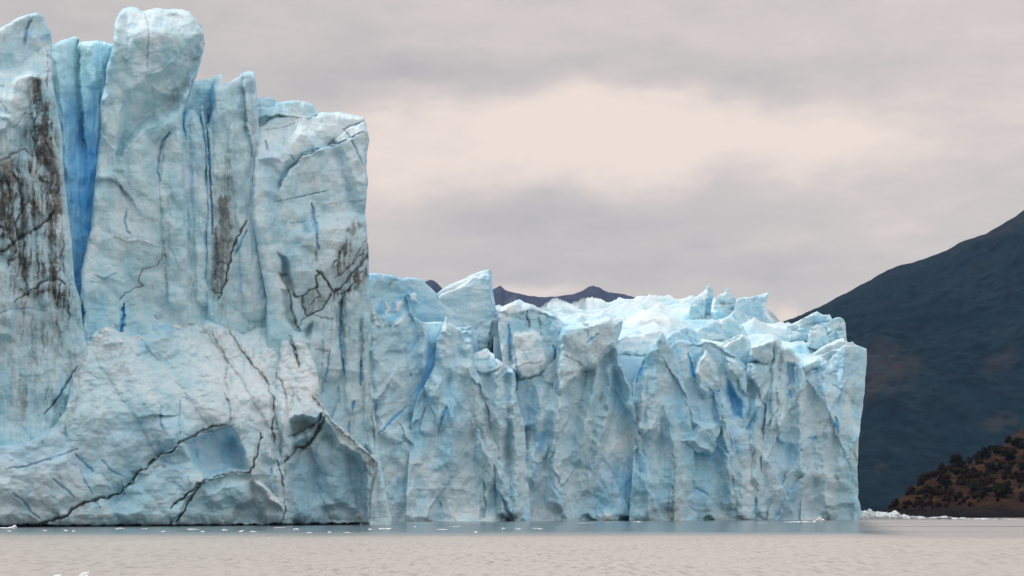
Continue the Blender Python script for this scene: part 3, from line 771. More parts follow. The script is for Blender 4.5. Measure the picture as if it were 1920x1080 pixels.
# -- the tall leaning pillar
pil = body_root('ice_pillar', 'tallest ice pillar with a heavy leaning head that overhangs its narrower shaft', 'ice pillar', 270, 640, 12)
O = [(213, 60), (216, 40), (222, 25), (233, 15), (245, 12), (258, 14), (267, 21), (275, 19), (290, 15), (310, 16), (340, 18), (357, 22), (368, 36), (378, 50), (382, 62), (383, 80),
     (380, 105), (372, 125), (362, 147), (356, 170), (348, 195), (343, 215), (342, 260), (346, 330), (352, 400), (352, 560), (350, 700), (170, 700), (156, 660), (153, 620), (150, 560), (152, 510), (158, 480), (165, 450),
     (172, 420), (174, 370), (178, 340), (182, 300), (187, 265), (190, 235), (187, 205), (190, 182), (197, 160), (199, 130), (206, 105), (210, 90)]
FE = [
    ('lean', [(205, 82), (240, 84), (300, 66), (345, 76), (390, 66)], 0.07, 70), ('under', [(218, 222), (234, 187), (265, 150), (300, 130), (332, 106), (346, 82), (370, 62), (392, 60)], 0.075, 78, 30), ('lean', [(170, 352), (214, 346), (240, 380)], 0.05, 14),
    ('plate', [(392, 60), (370, 60), (347, 82), (335, 105), (331, 118), (304, 126), (285, 138), (265, 148), (248, 165), (234, 187), (222, 222), (226, 240), (250, 246), (280, 240), (305, 228), (332, 222), (348, 205), (366, 150), (385, 105)], -1.2, 18),
    ('plate', [(331, 103), (330, 117), (312, 132), (294, 140), (282, 138), (300, 128)], 1.5, 8),
    ('plate', [(280, 160), (320, 150), (330, 165), (320, 190), (292, 186)], 0.9, 12),
    ('plate', [(300, 226), (330, 215), (336, 240), (318, 250), (300, 262), (288, 270), (284, 256)], 1.0, 10),
    ('plate', [(186, 178), (204, 176), (206, 200), (200, 235), (186, 250), (180, 210)], 1.1, 12),
    ('step', [(390, 96), (372, 112), (356, 118), (348, 110)], -0.8, 9),
    ('tent', [(215, 30), (206, 110), (195, 180)], 1.0, 22),
    ('bump', (300, 60), (60, 30), 1.2),
    ('crack', [(268, 20), (276, 40), (280, 62), (277, 90), (276, 128)], 1.5, 0.45, 'blue', 0.35),
    ('crack', [(240, 66), (236, 100), (234, 130)], 1.0, 0.25, 'none', 0), ('crack', [(208, 120), (260, 108), (300, 96)], 1.0, 0.2, 'none', 0),
    ('crack', [(322, 244), (304, 266), (297, 300), (296, 324), (302, 342)], 2.2, 0.7, 'blue', 0.45),
    ('crack', [(335, 60), (342, 50), (352, 60)], 1.6, 0.2, 'none', 0),
    ('step', [(172, 338), (192, 334), (214, 336), (232, 348), (246, 372)], -1.0, 12), ('bump', (195, 330), (24, 10), 0.9),
    ('step', [(192, 250), (216, 280), (222, 330)], 0.8, 12), ('bump', (205, 285), (14, 26), -0.7),
    ('crack', [(238, 392), (234, 414), (238, 432), (246, 442)], 2.0, 0.5, 'blue', 0.6), ('crack', [(212, 440), (238, 452), (262, 450), (300, 462)], 1.6, -0.35, 'snow', 0.5),
    ('crack', [(232, 568), (230, 600), (225, 632)], 4.2, 1.2, 'blue', 0.95), ('crack', [(155, 566), (154, 596), (151, 625)], 3.2, 1.2, 'blue', 0.95),
    ('crack', [(306, 470), (303, 484), (290, 500), (268, 506), (260, 522), (267, 537), (236, 549), (222, 562)], 1.7, 0.4, 'dirt', 0.55),
    ('crack', [(262, 570), (248, 572), (236, 576)], 1.4, 0.2, 'dirt', 0.4), ('stain', [(318, 350), (313, 470), (312, 560)], 5, 0.45, 'dirt'), ('crack', [(306, 474), (310, 482)], 4, 0.3, 'dirt', 0.6),
    ('crack', [(172, 514), (195, 524), (220, 510)], 1.6, 0.3, 'blue', 0.45), ('crack', [(166, 528), (182, 530)], 1.2, 0.2, 'blue', 0.3),
    ('round', [(330, 270), (322, 360), (330, 460), (336, 560)], 1.2, 22), ('tent', [(262, 280), (270, 380), (275, 470)], 0.9, 42),
    ('snow', [(216, 30), (260, 14), (350, 20), (375, 50), (330, 80), (240, 70), (212, 64)], 0.4, 16),
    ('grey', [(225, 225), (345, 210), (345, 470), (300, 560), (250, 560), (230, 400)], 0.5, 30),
]
child(piece('shaft', O, near(11), 16, ICE_NEAR, 11, feats=FE, rim=(11, 2.2), jag=1.4, fac=(62, 70, 1.7), rough=(34, 32, 0.8), flute=(20, 110, 0.25)), pil)
O = [(330, 222), (344, 210), (355, 206), (366, 207), (377, 216), (384, 234), (387, 300), (393, 350), (397, 430), (396, 520), (402, 560), (412, 600), (412, 680), (320, 680), (322, 400)]
child(piece('buttress', O, near(13.2), 12, ICE_NEAR, 12, rim=(14, 2.0), fac=(40, 90, 1.2), feats=[
    ('crack', [(344, 205), (344, 240), (350, 262)], 2.2, 0.8, 'blue', 0.5), ('blue', [(345, 300), (372, 300), (372, 380), (350, 370)], 0.22, 14), ('round', [(372, 230), (378, 400), (384, 560)], 0.8, 16),
    ('stain', [(352, 400), (360, 560)], 6, 0.35, 'dirt'), ('crack', [(374, 400), (380, 430), (378, 440)], 2.6, -0.2, 'snow', 0.6), ('crack', [(362, 530), (364, 560)], 1.5, 0.2, 'blue', 0.35)]), pil)

# -- slim pillar with the brown streak
pd = body_root('ice_pillar', 'slim ice pillar with notched cyan top and black dirt streak, right of the leaning pillar', 'ice pillar', 460, 610, 12)
O = [(374, 204), (380, 196), (384, 206), (390, 238), (393, 226), (398, 205), (396, 180), (397, 158), (408, 150), (413, 146), (418, 156), (424, 158), (436, 150), (449, 144), (449, 140), (456, 136), (467, 133), (477, 136), (480, 153), (482, 183), (484, 220), (488, 280), (493, 337), (500, 387),
     (507, 437), (513, 465), (520, 500), (526, 535), (525, 558), (522, 580), (519, 605), (530, 690), (400, 690), (388, 600), (388, 300), (380, 240)]
FE = [
    ('lean', [(384, 166), (420, 172), (450, 160), (484, 150)], 0.06, 30),
    ('step', [(456, 120), (458, 165), (462, 200), (464, 240)], -1.4, 14), ('tent', [(478, 140), (482, 230), (492, 330)], 0.6, 12),
    ('blue', [(388, 130), (402, 130), (404, 200), (394, 230), (386, 215)], 0.75, 6), ('blue', [(404, 200), (425, 210), (420, 260), (410, 240)], 0.25, 8), ('blue', [(444, 180), (454, 180), (454, 215), (444, 212)], 0.35, 6), ('blue', [(466, 134), (479, 137), (480, 180), (466, 178)], 0.3, 5),
    ('crack', [(380, 200), (388, 245), (392, 288), (395, 347), (398, 404), (397, 450)], 2.2, 1.0, 'blue', 0.75), ('crack', [(389, 260), (393, 320), (397, 400)], 1.0, 0.3, 'dirt', 0.7),
    ('dirt', [(425, 300), (432, 320), (437, 400), (438, 455), (428, 480), (424, 520), (412, 552), (400, 575), (392, 545), (397, 480), (399, 420), (403, 380), (414, 350)], 0.85, 7, -0.3),
    ('dirt', [(398, 420), (436, 420), (430, 500), (408, 560), (394, 545)], 0.8, 7, -0.5),
    ('stain', [(427, 300), (430, 380), (432, 440)], 5, 0.8, 'dirt'), ('crack', [(400, 460), (416, 452), (432, 458)], 2, 0.3, 'dirt', 0.8), ('crack', [(398, 500), (412, 490), (428, 496)], 2.2, 0.3, 'dirt', 0.85), ('crack', [(404, 430), (408, 480), (402, 530)], 2.6, 0.4, 'dirt', 0.9), ('crack', [(394, 540), (404, 552), (414, 548)], 2.4, 0.4, 'dirt', 0.9), ('crack', [(426, 310), (428, 360), (422, 420)], 1.6, 0.2, 'dirt', 0.7), ('stain', [(406, 360), (404, 440)], 6, 0.6, 'dirt'), ('stain', [(415, 560), (420, 600)], 10, 0.45, 'dirt'),
    ('crack', [(462, 412), (445, 445), (432, 482), (424, 520), (410, 560)], 3.2, 0.8, 'dirt', 0.95), ('crack', [(464, 430), (450, 460), (438, 480)], 2.6, 0.5, 'blue', 0.6),
    ('blue', [(450, 480), (454, 520), (456, 545), (446, 545)], 0.4, 4), ('blue', [(486, 490), (491, 490), (494, 560), (482, 562)], 0.3, 4),
    ('round', [(415, 180), (420, 260), (418, 320)], 0.9, 18), ('round', [(450, 250), (460, 350), (470, 470), (480, 580)], 1.0, 24), ('step', [(468, 250), (478, 300), (470, 330)], -0.6, 8),
    ('grey', [(400, 220), (480, 200), (515, 580), (400, 590)], 0.6, 30), ('snow', [(405, 150), (450, 140), (450, 158), (415, 168)], 0.35, 6),
    ('bump', (401, 590), (9, 16), 1.0), ('bump', (412, 610), (14, 14), 1.0),
]
child(piece('body', O, near(12.5), 14, ICE_NEAR, 14, feats=FE, rim=(8, 1.3), fac=(46, 110, 1.3), flute=(12, 110, 0.3), rough=(28, 50, 0.6)), pd)
O = [(338, 214), (346, 196), (353, 178), (359, 160), (364, 153), (378, 149), (396, 146), (412, 138), (416, 142), (420, 170), (418, 260), (392, 280), (376, 270), (345, 270)]
child(piece('blue_slab', O, near(18), 8, ICE_BLUE, 15, rim=(6, 0.8), crest=0, fac=(30, 60, 0.8), feats=[('snow', [(358, 150), (415, 135), (415, 150), (360, 166)], 0.3, 8), ('blue', [(376, 178), (405, 170), (410, 240), (380, 235)], 0.3, 14)]), pd)

# -- the broad block
blk = body_root('ice_block', 'broad ice block with bright layered top and a belt of black dirt veins', 'ice block', 620, 900, 6)
O = [(480, 262), (484, 236), (500, 226), (520, 218), (548, 212), (575, 214), (596, 212), (607, 210), (622, 211), (637, 210), (660, 215), (682, 220), (688, 237), (692, 260), (688, 293), (687, 317), (690, 337), (687, 380), (685, 403), (688, 430), (691, 475),
     (692, 514), (695, 545), (695, 588), (692, 640), (692, 718), (699, 768), (706, 798), (704, 830), (712, 854), (716, 880), (722, 913), (726, 940), (734, 972), (732, 1000), (640, 1000), (600, 800), (500, 700), (500, 560), (470, 400)]
FE = [
    ('plate', [(686, 830), (706, 826), (718, 866), (738, 960), (740, 1010), (660, 1010), (690, 900)], 3.0, 9),
    ('lean', [(478, 336), (528, 336), (550, 318), (570, 300), (622, 276), (660, 262), (694, 250)], 0.06, 90),
    ('plate', [(480, 300), (500, 286), (526, 270), (545, 248), (562, 230), (575, 236), (600, 262), (618, 272), (610, 284), (570, 300), (540, 318), (528, 330), (510, 312)], 1.6, 16),
    ('step', [(625, 270), (600, 282), (570, 296), (545, 318), (528, 345)], -1.8, 22),
    ('step', [(695, 225), (650, 244), (622, 272), (590, 280), (570, 290)], -0.6, 12),
    ('crack', [(640, 244), (664, 234), (684, 226)], 1.6, 0.6, 'blue', 0.45), ('crack', [(572, 286), (600, 278), (622, 274), (650, 262), (672, 250), (684, 246)], 1.8, 0.7, 'blue', 0.45),
    ('crack', [(644, 240), (658, 262), (672, 290), (684, 318)], 1.5, 0.5, 'blue', 0.3),
    ('crack', [(486, 244), (530, 240), (560, 228)], 1.2, 0.3, 'blue', 0.25), ('crack', [(497, 262), (500, 282)], 2.6, 0.6, 'blue', 0.55), ('crack', [(545, 290), (552, 300)], 2.5, 0.5, 'blue', 0.6),
    ('tent', [(622, 274), (640, 310), (652, 350), (662, 390), (676, 400)], -0.9, 16), ('blue', [(628, 280), (640, 278), (664, 380), (650, 370), (636, 320)], 0.3, 7),
    ('step', [(664, 375), (690, 372)], -0.5, 8), ('tent', [(668, 250), (684, 320), (688, 420)], 0.6, 14),
    ('crack', [(508, 380), (550, 372), (586, 364), (620, 356)], 1.4, 0.5, 'blue', 0.45), ('crack', [(540, 420), (580, 415), (600, 405)], 1.2, 0.3, 'none', 0), ('crack', [(608, 388), (625, 382), (640, 384)], 1.4, 0.3, 'none', 0),
    ('crack', [(585, 380), (587, 400), (593, 430), (597, 470)], 3.6, 0.8, 'blue', 0.4),
    ('blue', [(482, 270), (520, 290), (530, 330), (524, 430), (510, 440), (490, 340)], 0.22, 16),
    ('plate', [(545, 430), (590, 400), (640, 400), (690, 400), (690, 470), (620, 540), (560, 560), (530, 480)], 0.9, 30),
    ('plate', [(518, 470), (536, 480), (548, 520), (558, 560), (548, 560), (528, 530)], -1.6, 9), ('blue', [(516, 466), (534, 470), (548, 520), (540, 530), (522, 500)], 0.22, 7),
    ('crack', [(520, 512), (536, 530), (545, 560), (550, 590), (560, 620)], 3.0, 0.9, 'dirt', 0.8), ('crack', [(522, 512), (538, 514)], 2.5, 0.5, 'dirt', 0.7),
    ('plate', [(525, 540), (545, 545), (560, 620), (590, 600), (585, 640), (560, 640), (530, 600)], -1.4, 10),
    ('crack', [(592, 506), (604, 514), (618, 537), (625, 548), (640, 540), (660, 512), (676, 496), (691, 472)], 3.0, 0.7, 'dirt', 1.0),
    ('crack', [(548, 553), (560, 557), (570, 552), (580, 545), (592, 540), (594, 520), (600, 508)], 3.0, 0.6, 'dirt', 1.0),
    ('crack', [(566, 557), (568, 574), (574, 592), (590, 588), (604, 578), (616, 560), (622, 548)], 2.6, 0.6, 'dirt', 0.95),
    ('crack', [(574, 594), (562, 610), (556, 622)], 1.8, 0.4, 'dirt', 0.7), ('crack', [(592, 540), (600, 556), (586, 566), (578, 576)], 1.8, 0.4, 'dirt', 0.85),
    ('crack', [(621, 500), (634, 486), (640, 470), (648, 462)], 2.4, 0.5, 'dirt', 0.9), ('crack', [(626, 522), (642, 512), (655, 500), (668, 486), (692, 462)], 2.0, 0.4, 'dirt', 0.95),
    ('crack', [(626, 540), (634, 552), (648, 550), (664, 530), (682, 506)], 2.2, 0.4, 'dirt', 0.9), ('crack', [(690, 440), (680, 462), (668, 476), (660, 500)], 1.6, 0.3, 'dirt', 0.8),
    ('dirt', [(624, 500), (646, 448), (660, 446), (664, 474), (694, 440), (694, 510), (680, 530), (655, 556), (640, 580), (620, 556), (624, 520)], 1.0, 8, -0.28),
    ('dirt', [(560, 560), (590, 542), (606, 552), (614, 566), (604, 584), (576, 592), (566, 574)], 0.5, 6, -0.45),
    ('dirt', [(560, 450), (580, 450), (590, 480), (584, 500), (570, 480)], 0.8, 8, -0.1), ('dirt', [(640, 430), (668, 408), (680, 420), (660, 446)], 0.7, 7, -0.05),
    ('crack', [(592, 455), (592, 480), (594, 490)], 2.0, 0.3, 'dirt', 0.6), ('crack', [(586, 588), (604, 596), (626, 598)], 1.6, 0.3, 'dirt', 0.45),
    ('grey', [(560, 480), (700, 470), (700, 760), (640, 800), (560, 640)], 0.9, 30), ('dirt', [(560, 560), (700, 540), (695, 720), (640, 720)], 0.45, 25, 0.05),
    ('crack', [(646, 550), (641, 566), (639, 590), (638, 640), (641, 670), (648, 708)], 2.0, 0.9, 'blue', 0.9), ('crack', [(619, 654), (616, 682), (609, 716)], 1.7, 0.5, 'blue', 0.55),
    ('crack', [(588, 658), (600, 656), (616, 660)], 1.2, 0.3, 'blue', 0.3), ('crack', [(676, 676), (676, 726)], 3.6, 0.8, 'blue', 0.7), ('crack', [(664, 750), (661, 770)], 2.8, 0.6, 'blue', 0.7), ('crack', [(634, 724), (636, 756)], 2.6, 0.5, 'blue', 0.5),
    ('crack', [(655, 790), (653, 812)], 2.0, 0.4, 'blue', 0.7), ('crack', [(678, 600), (680, 640), (676, 690)], 2.0, 0.4, 'dirt', 0.65), ('crack', [(692, 716), (698, 770), (700, 812), (704, 846)], 2.6, 0.6, 'dirt', 0.75),
    ('crack', [(606, 716), (604, 740)], 2.6, 0.2, 'dirt', 0.5), ('stain', [(660, 780), (656, 810)], 6, 0.5, 'dirt'), ('stain', [(684, 720), (694, 830)], 6, 0.45, 'dirt'),
    ('round', [(660, 560), (660, 660), (664, 760)], 1.2, 16), ('round', [(624, 620), (622, 700)], 1.2, 18), ('round', [(686, 600), (686, 720), (694, 800)], 0.9, 10), ('round', [(592, 640), (596, 690)], 0.8, 18),
    ('snow', [(484, 240), (550, 212), (640, 208), (684, 222), (688, 250), (620, 275), (560, 250), (520, 280), (484, 300)], 0.5, 14), ('snow', [(525, 270), (565, 232), (580, 250), (572, 286), (540, 300)], 0.5, 8),
]
child(piece('body', O, near(9), 24, ICE_NEAR, 21, feats=FE, rim=(10, 2.0), fac=(64, 90, 1.3), flute=(14, 120, 0.25), rough=(34, 36, 0.7)), blk)
O = [(476, 196), (483, 184), (497, 182), (512, 184), (517, 190), (526, 192), (533, 190), (547, 188), (560, 189), (573, 190), (582, 194), (588, 200), (594, 210), (606, 216), (620, 250), (560, 280), (480, 290)]
child(piece('back_crown', O, near(15), 14, ICE_TOP, 23, rim=(7, 1.0), fac=(26, 20, 0.9), feats=[('step', [(610, 214), (580, 226), (552, 222), (520, 216), (490, 222), (470, 226)], 1.2, 14), ('step', [(516, 180), (518, 198), (505, 204), (478, 204)], -0.8, 7)]), blk)

# -- the swelling foot of the wall: apron and left base
ft = 'pale ice apron at the foot of the pillars, crossed by two long dark cracks'
O = [(-90, 840), (0, 836), (60, 824), (100, 800), (122, 770), (132, 730), (145, 690), (156, 650), (170, 628), (186, 616), (206, 612), (226, 622), (245, 628), (270, 626), (290, 618), (312, 606), (332, 602), (352, 606), (378, 604), (392, 594), (404, 590),
     (420, 602), (440, 618), (456, 626), (470, 616), (484, 608), (502, 606), (520, 604), (534, 620), (548, 640), (556, 670), (560, 720), (548, 750), (540, 775), (536, 800), (532, 850), (534, 900), (538, 950), (530, 1002), (-90, 1002)]
def lean(p, y):
    t = np.clip(830 - y, 0, None)
    return -(t * 0.067 * np.interp(p, [100, 340], [0.32, 0.80])) * (1 - np.exp(-t / 40.0)) - np.clip(y - 962, 0, None) ** 1.5 * 0.012 + sstep(800, 740, y) * np.clip(0.55 + 1.2 * fbm(p / 60, y / 50, 2, 305), 0.1, 1.2) * (0.5 * fbm(p / 15, y / 11, 4, 301, 0.6) + 0.42 * (facet(p / 12 + y / 30, y / 9, 302, 0.9, 0.9) - 0.3))
FE = [
    ('plate', [(-95, 984), (300, 984), (540, 982), (540, 1020), (-95, 1020)], -2.4, 3),
    ('plate', [(337, 828), (352, 822), (370, 812), (392, 802), (414, 797), (432, 798), (450, 824), (461, 848), (468, 880), (450, 888), (420, 892), (388, 900), (366, 880), (350, 850)], -2.6, 13),
    ('blue', [(345, 826), (392, 804), (430, 800), (450, 830), (464, 884), (400, 892), (372, 880), (360, 850)], 0.28, 12), ('blue', [(350, 824), (370, 812), (374, 846), (366, 880), (356, 842)], 0.4, 6),
    ('crack', [(364, 812), (366, 840), (372, 870)], 1.5, 0.3, 'blue', 0.5),
    ('crack', [(40, 986), (74, 984), (107, 972), (126, 967), (137, 953), (159, 944), (178, 937), (207, 931), (220, 926)], 4.0, 1.2, 'dirt', 1.0),
    ('crack', [(222, 928), (232, 916), (250, 906), (258, 886), (274, 880), (288, 862), (304, 852), (326, 845), (338, 828), (363, 819), (372, 810), (393, 802), (414, 797), (426, 797)], 2.7, 1.0, 'dirt', 1.0),
    ('crack', [(246, 884), (258, 884)], 2.2, 0.3, 'dirt', 0.8), ('crack', [(286, 876), (300, 872), (312, 874)], 1.6, 0.3, 'dirt', 0.7), ('crack', [(178, 940), (190, 956)], 1.6, 0.3, 'blue', 0.5),
    ('crack', [(322, 952), (326, 944), (344, 934), (360, 918), (380, 904), (405, 893), (435, 886), (467, 888), (474, 876), (484, 846), (492, 812)], 2.6, 1.0, 'dirt', 1.0),
    ('crack', [(316, 986), (332, 976), (344, 958), (352, 940), (366, 922), (378, 906)], 2.8, 0.9, 'dirt', 1.0),
    ('plate', [(316, 986), (334, 974), (344, 960), (330, 966), (318, 974)], -1.2, 4),
    ('step', [(470, 892), (430, 892), (400, 899), (372, 914), (350, 940), (330, 980)], 0.9, 26), ('step', [(430, 802), (372, 816), (334, 836), (300, 856), (262, 886), (236, 920)], -1.0, 24),
    ('plate', [(380, 916), (420, 896), (470, 894), (480, 930), (460, 960), (430, 950), (400, 960), (384, 945)], 1.2, 18), ('plate', [(440, 950), (480, 930), (500, 960), (500, 985), (430, 985)], -1.6, 12),
    ('plate', [(470, 898), (486, 900), (510, 918), (528, 940), (530, 960), (500, 940), (480, 915)], 1.8, 7), ('snow', [(468, 896), (488, 898), (526, 935), (528, 955), (500, 935)], 0.8, 6),
    ('plate', [(510, 870), (524, 876), (530, 920), (530, 950), (512, 930), (504, 900)], 1.2, 8), ('crack', [(508, 878), (510, 892)], 2.5, 0.4, 'blue', 0.7),
    ('plate', [(500, 800), (516, 806), (522, 866), (506, 872), (494, 850)], 1.0, 8),
    ('step', [(60, 826), (110, 800), (150, 772), (170, 760)], 0.8, 20),
    ('blue', [(-60, 800), (40, 790), (130, 800), (160, 850), (100, 880), (-60, 880)], 0.24, 26), ('blue', [(200, 780), (300, 770), (340, 800), (300, 840), (200, 850), (140, 830)], 0.16, 24), ('blue', [(120, 840), (160, 850), (184, 885), (160, 900), (130, 870)], 0.3, 9),
    ('blue', [(240, 920), (340, 860), (350, 890), (310, 930)], 0.12, 14),
    ('crack', [(10, 880), (50, 874), (90, 862), (118, 852), (150, 840)], 2.2, 0.5, 'blue', 0.5), ('crack', [(140, 850), (156, 868), (176, 885)], 3.2, 0.5, 'blue', 0.4), ('crack', [(96, 896), (120, 916), (142, 934)], 2.2, 0.4, 'blue', 0.45), ('crack', [(22, 924), (44, 940), (60, 962), (76, 974)], 2.6, 0.5, 'blue', 0.5),
    ('crack', [(150, 880), (160, 905), (176, 930)], 1.8, 0.3, 'blue', 0.4), ('crack', [(338, 744), (337, 790), (337, 826)], 1.5, 0.4, 'blue', 0.65), ('crack', [(338, 748), (350, 743)], 1.5, 0.2, 'blue', 0.6), ('crack', [(302, 756), (300, 790), (306, 806)], 2.6, 0.4, 'blue', 0.4),
    ('crack', [(190, 860), (210, 885), (236, 895)], 1.8, 0.3, 'blue', 0.35),
    ('crack', [(512, 744), (514, 776), (510, 810), (516, 836)], 3.4, 0.8, 'dirt', 0.95), ('dirt', [(506, 770), (522, 780), (526, 850), (520, 872), (508, 830)], 0.95, 6, -0.4), ('crack', [(520, 860), (528, 890), (534, 926), (535, 955), (528, 984)], 2.0, 0.8, 'dirt', 0.85),
    ('crack', [(408, 588), (441, 638), (470, 680), (497, 712), (514, 750)], 2.0, 0.5, 'dirt', 0.6), ('crack', [(462, 668), (472, 682)], 2.8, 0.4, 'dirt', 0.9), ('crack', [(490, 698), (500, 716)], 3.0, 0.4, 'dirt', 0.9),
    ('crack', [(396, 624), (412, 650), (424, 668), (428, 690), (420, 712), (426, 730)], 1.8, 0.4, 'dirt', 0.5), ('crack', [(420, 736), (432, 760), (434, 780), (428, 796)], 2.4, 0.4, 'dirt', 0.6),
    ('stain', [(410, 592), (450, 650), (500, 715)], 9, 0.42, 'dirt'), ('stain', [(400, 620), (425, 680), (432, 790)], 9, 0.3, 'dirt'), ('stain', [(150, 690), (140, 760), (120, 810)], 8, 0.4, 'dirt'), ('stain', [(220, 920), (258, 890), (330, 846)], 7, 0.4, 'dirt'), ('stain', [(510, 745), (512, 860)], 8, 0.45, 'dirt'), ('stain', [(470, 880), (490, 800)], 6, 0.4, 'dirt'), ('stain', [(170, 640), (210, 660), (240, 690)], 9, 0.22, 'dirt'), ('stain', [(480, 870), (492, 815), (500, 790)], 5, 0.4, 'dirt'),
    ('crack', [(516, 700), (528, 716), (537, 742)], 2.0, 0.4, 'dirt', 0.6),
    ('snow', [(335, 625), (420, 606), (520, 640), (556, 700), (545, 790), (500, 800), (440, 792), (400, 745), (345, 700)], 0.8, 42), ('snow', [(200, 700), (340, 660), (430, 800), (300, 780)], 0.35, 40), ('round', [(402, 600), (470, 690), (520, 780)], 1.1, 26), ('round', [(300, 622), (380, 720), (432, 796)], 1.0, 36), ('tent', [(220, 640), (260, 740), (330, 830)], 0.8, 40), ('snow', [(160, 630), (230, 618), (260, 660), (200, 680), (160, 660)], 0.4, 14),
    ('snow', [(150, 720), (240, 700), (300, 740), (240, 780), (150, 790)], 0.3, 30),
    ('blue', [(300, 606), (340, 606), (344, 622), (316, 632)], 0.45, 8),
    ('round', [(230, 660), (300, 760), (330, 820)], 1.0, 50), ('bump', (470, 740), (40, 60), 1.2), ('bump', (385, 720), (50, 50), 1.0), ('bump', (250, 800), (60, 40), 0.8), ('bump', (60, 900), (60, 50), 0.9), ('bump', (300, 920), (30, 40), 0.8), ('bump', (200, 905), (40, 30), 0.6),
]
O1 = piece('ice_apron', O, near(0), 26, ICE_NEAR, 31, feats=FE, rim=(24, 2.6), crest=0, fac=(64, 60, 2.2), fac2=(24, 24, 0.4), flute=None, rough=(40, 34, 1.5), fine=0.09, top=lean, shrink=0.02)
tag(O1, ft, 'ice apron')
O = [(512, 744), (520, 700), (524, 640), (530, 618), (545, 614), (560, 616), (571, 622), (578, 640), (587, 660), (596, 702), (600, 730), (592, 742), (607, 762), (622, 786), (640, 800), (666, 826), (690, 846), (708, 866), (708, 886), (701, 907), (696, 937), (694, 984), (690, 1002), (524, 1002), (530, 960), (530, 900), (526, 860), (520, 800)]
FE = [
    ('plate', [(520, 982), (740, 979), (740, 1020), (520, 1020)], -2.4, 3),
    ('plate', [(545, 860), (536, 815), (541, 790), (552, 779), (571, 777), (588, 784), (604, 776), (612, 790), (640, 830), (672, 850), (690, 880), (690, 1010), (534, 1010), (536, 890)], -2.6, 15),
    ('crack', [(538, 818), (560, 812), (580, 800), (598, 786), (604, 774)], 3.0, 0.8, 'dirt', 1.0), ('crack', [(526, 876), (534, 864), (546, 854), (556, 838), (570, 838), (584, 826), (596, 808), (610, 782)], 4.4, 1.2, 'dirt', 1.0),
    ('plate', [(541, 790), (552, 779), (571, 777), (590, 786), (575, 804), (545, 816)], -1.6, 7), ('plate', [(540, 822), (580, 806), (596, 800), (580, 826), (556, 836), (540, 850)], 1.3, 7),
    ('blue', [(536, 860), (600, 830), (690, 880), (690, 1000), (536, 1000)], 0.16, 20), ('blue', [(575, 870), (592, 870), (602, 930), (590, 950), (580, 910)], 0.3, 7), ('grey', [(540, 780), (620, 790), (690, 880), (690, 1000), (540, 1000)], 0.7, 14),
    ('dirt', [(570, 820), (620, 800), (625, 850), (600, 870), (575, 860)], 0.5, 12, 0.0),
    ('crack', [(560, 844), (562, 866)], 1.6, 0.4, 'dirt', 0.6), ('round', [(620, 850), (630, 920), (650, 970)], 1.2, 30), ('plate', [(600, 950), (640, 940), (676, 960), (676, 990), (600, 990)], -1.0, 14), ('round', [(556, 900), (562, 960)], 1.0, 20),
    ('crack', [(586, 741), (607, 764), (622, 788), (640, 803), (666, 828), (692, 849), (706, 866)], 5.0, -1.0, 'snow', 0.6), ('stain', [(586, 741), (622, 788), (666, 828), (706, 866)], 7, 0.55, 'dirt'),
    ('dirt', [(670, 842), (708, 864), (706, 890), (696, 900), (684, 880)], 0.7, 6, -0.2), ('crack', [(708, 866), (707, 884), (700, 905), (696, 935), (693, 975)], 4.0, 0.4, 'dirt', 0.8), ('dirt', [(680, 860), (706, 870), (698, 940), (692, 980), (684, 920)], 0.5, 5, -0.05),
    ('crack', [(524, 576), (541, 632), (556, 666), (560, 690)], 2.6, 0.6, 'dirt', 0.85), ('crack', [(534, 616), (552, 650), (560, 686)], 3.5, 0.5, 'dirt', 0.6), ('crack', [(516, 700), (528, 716), (536, 742), (540, 770)], 2.0, 0.4, 'dirt', 0.6), ('crack', [(545, 720), (550, 740), (546, 770)], 2.0, 0.3, 'dirt', 0.4), ('crack', [(590, 740), (596, 752)], 3.0, 0.2, 'dirt', 0.7),
    ('snow', [(520, 640), (576, 630), (600, 720), (600, 770), (560, 776), (530, 800), (518, 760)], 0.85, 14), ('snow', [(580, 740), (600, 740), (690, 845), (650, 840)], 0.5, 8), ('blue', [(536, 640), (556, 640), (560, 660), (544, 668)], 0.25, 6),
    ('tent', [(530, 760), (532, 830), (526, 876)], 1.2, 12), ('bump', (562, 640), (12, 20), 1.2),
]
def lean2(p, y):
    t = np.clip(800 - y, 0, None)
    return -(t * 0.067 * 0.72) * (1 - np.exp(-t / 40.0)) - np.clip(y - 966, 0, None) ** 1.5 * 0.012 + sstep(780, 740, y) * 0.7 * (0.5 * fbm(p / 13, y / 10, 4, 303, 0.6) + 0.45 * (facet(p / 9, y / 7, 304, 0.9, 0.9) - 0.3))
O2 = piece('ice_buttress', O, near(0.8), 24, ICE_NEAR, 33, feats=FE, rim=(12, 2.4), crest=0, fac=(50, 60, 1.8), fac2=(20, 24, 0.4), flute=(18, 80, 0.2), rough=(30, 30, 1.2), fine=0.09, top=lean2, shrink=0.02)
tag(O2, 'hollowed ice buttress with dark cave face under a snowy lip and two slanting black cracks', 'ice buttress')

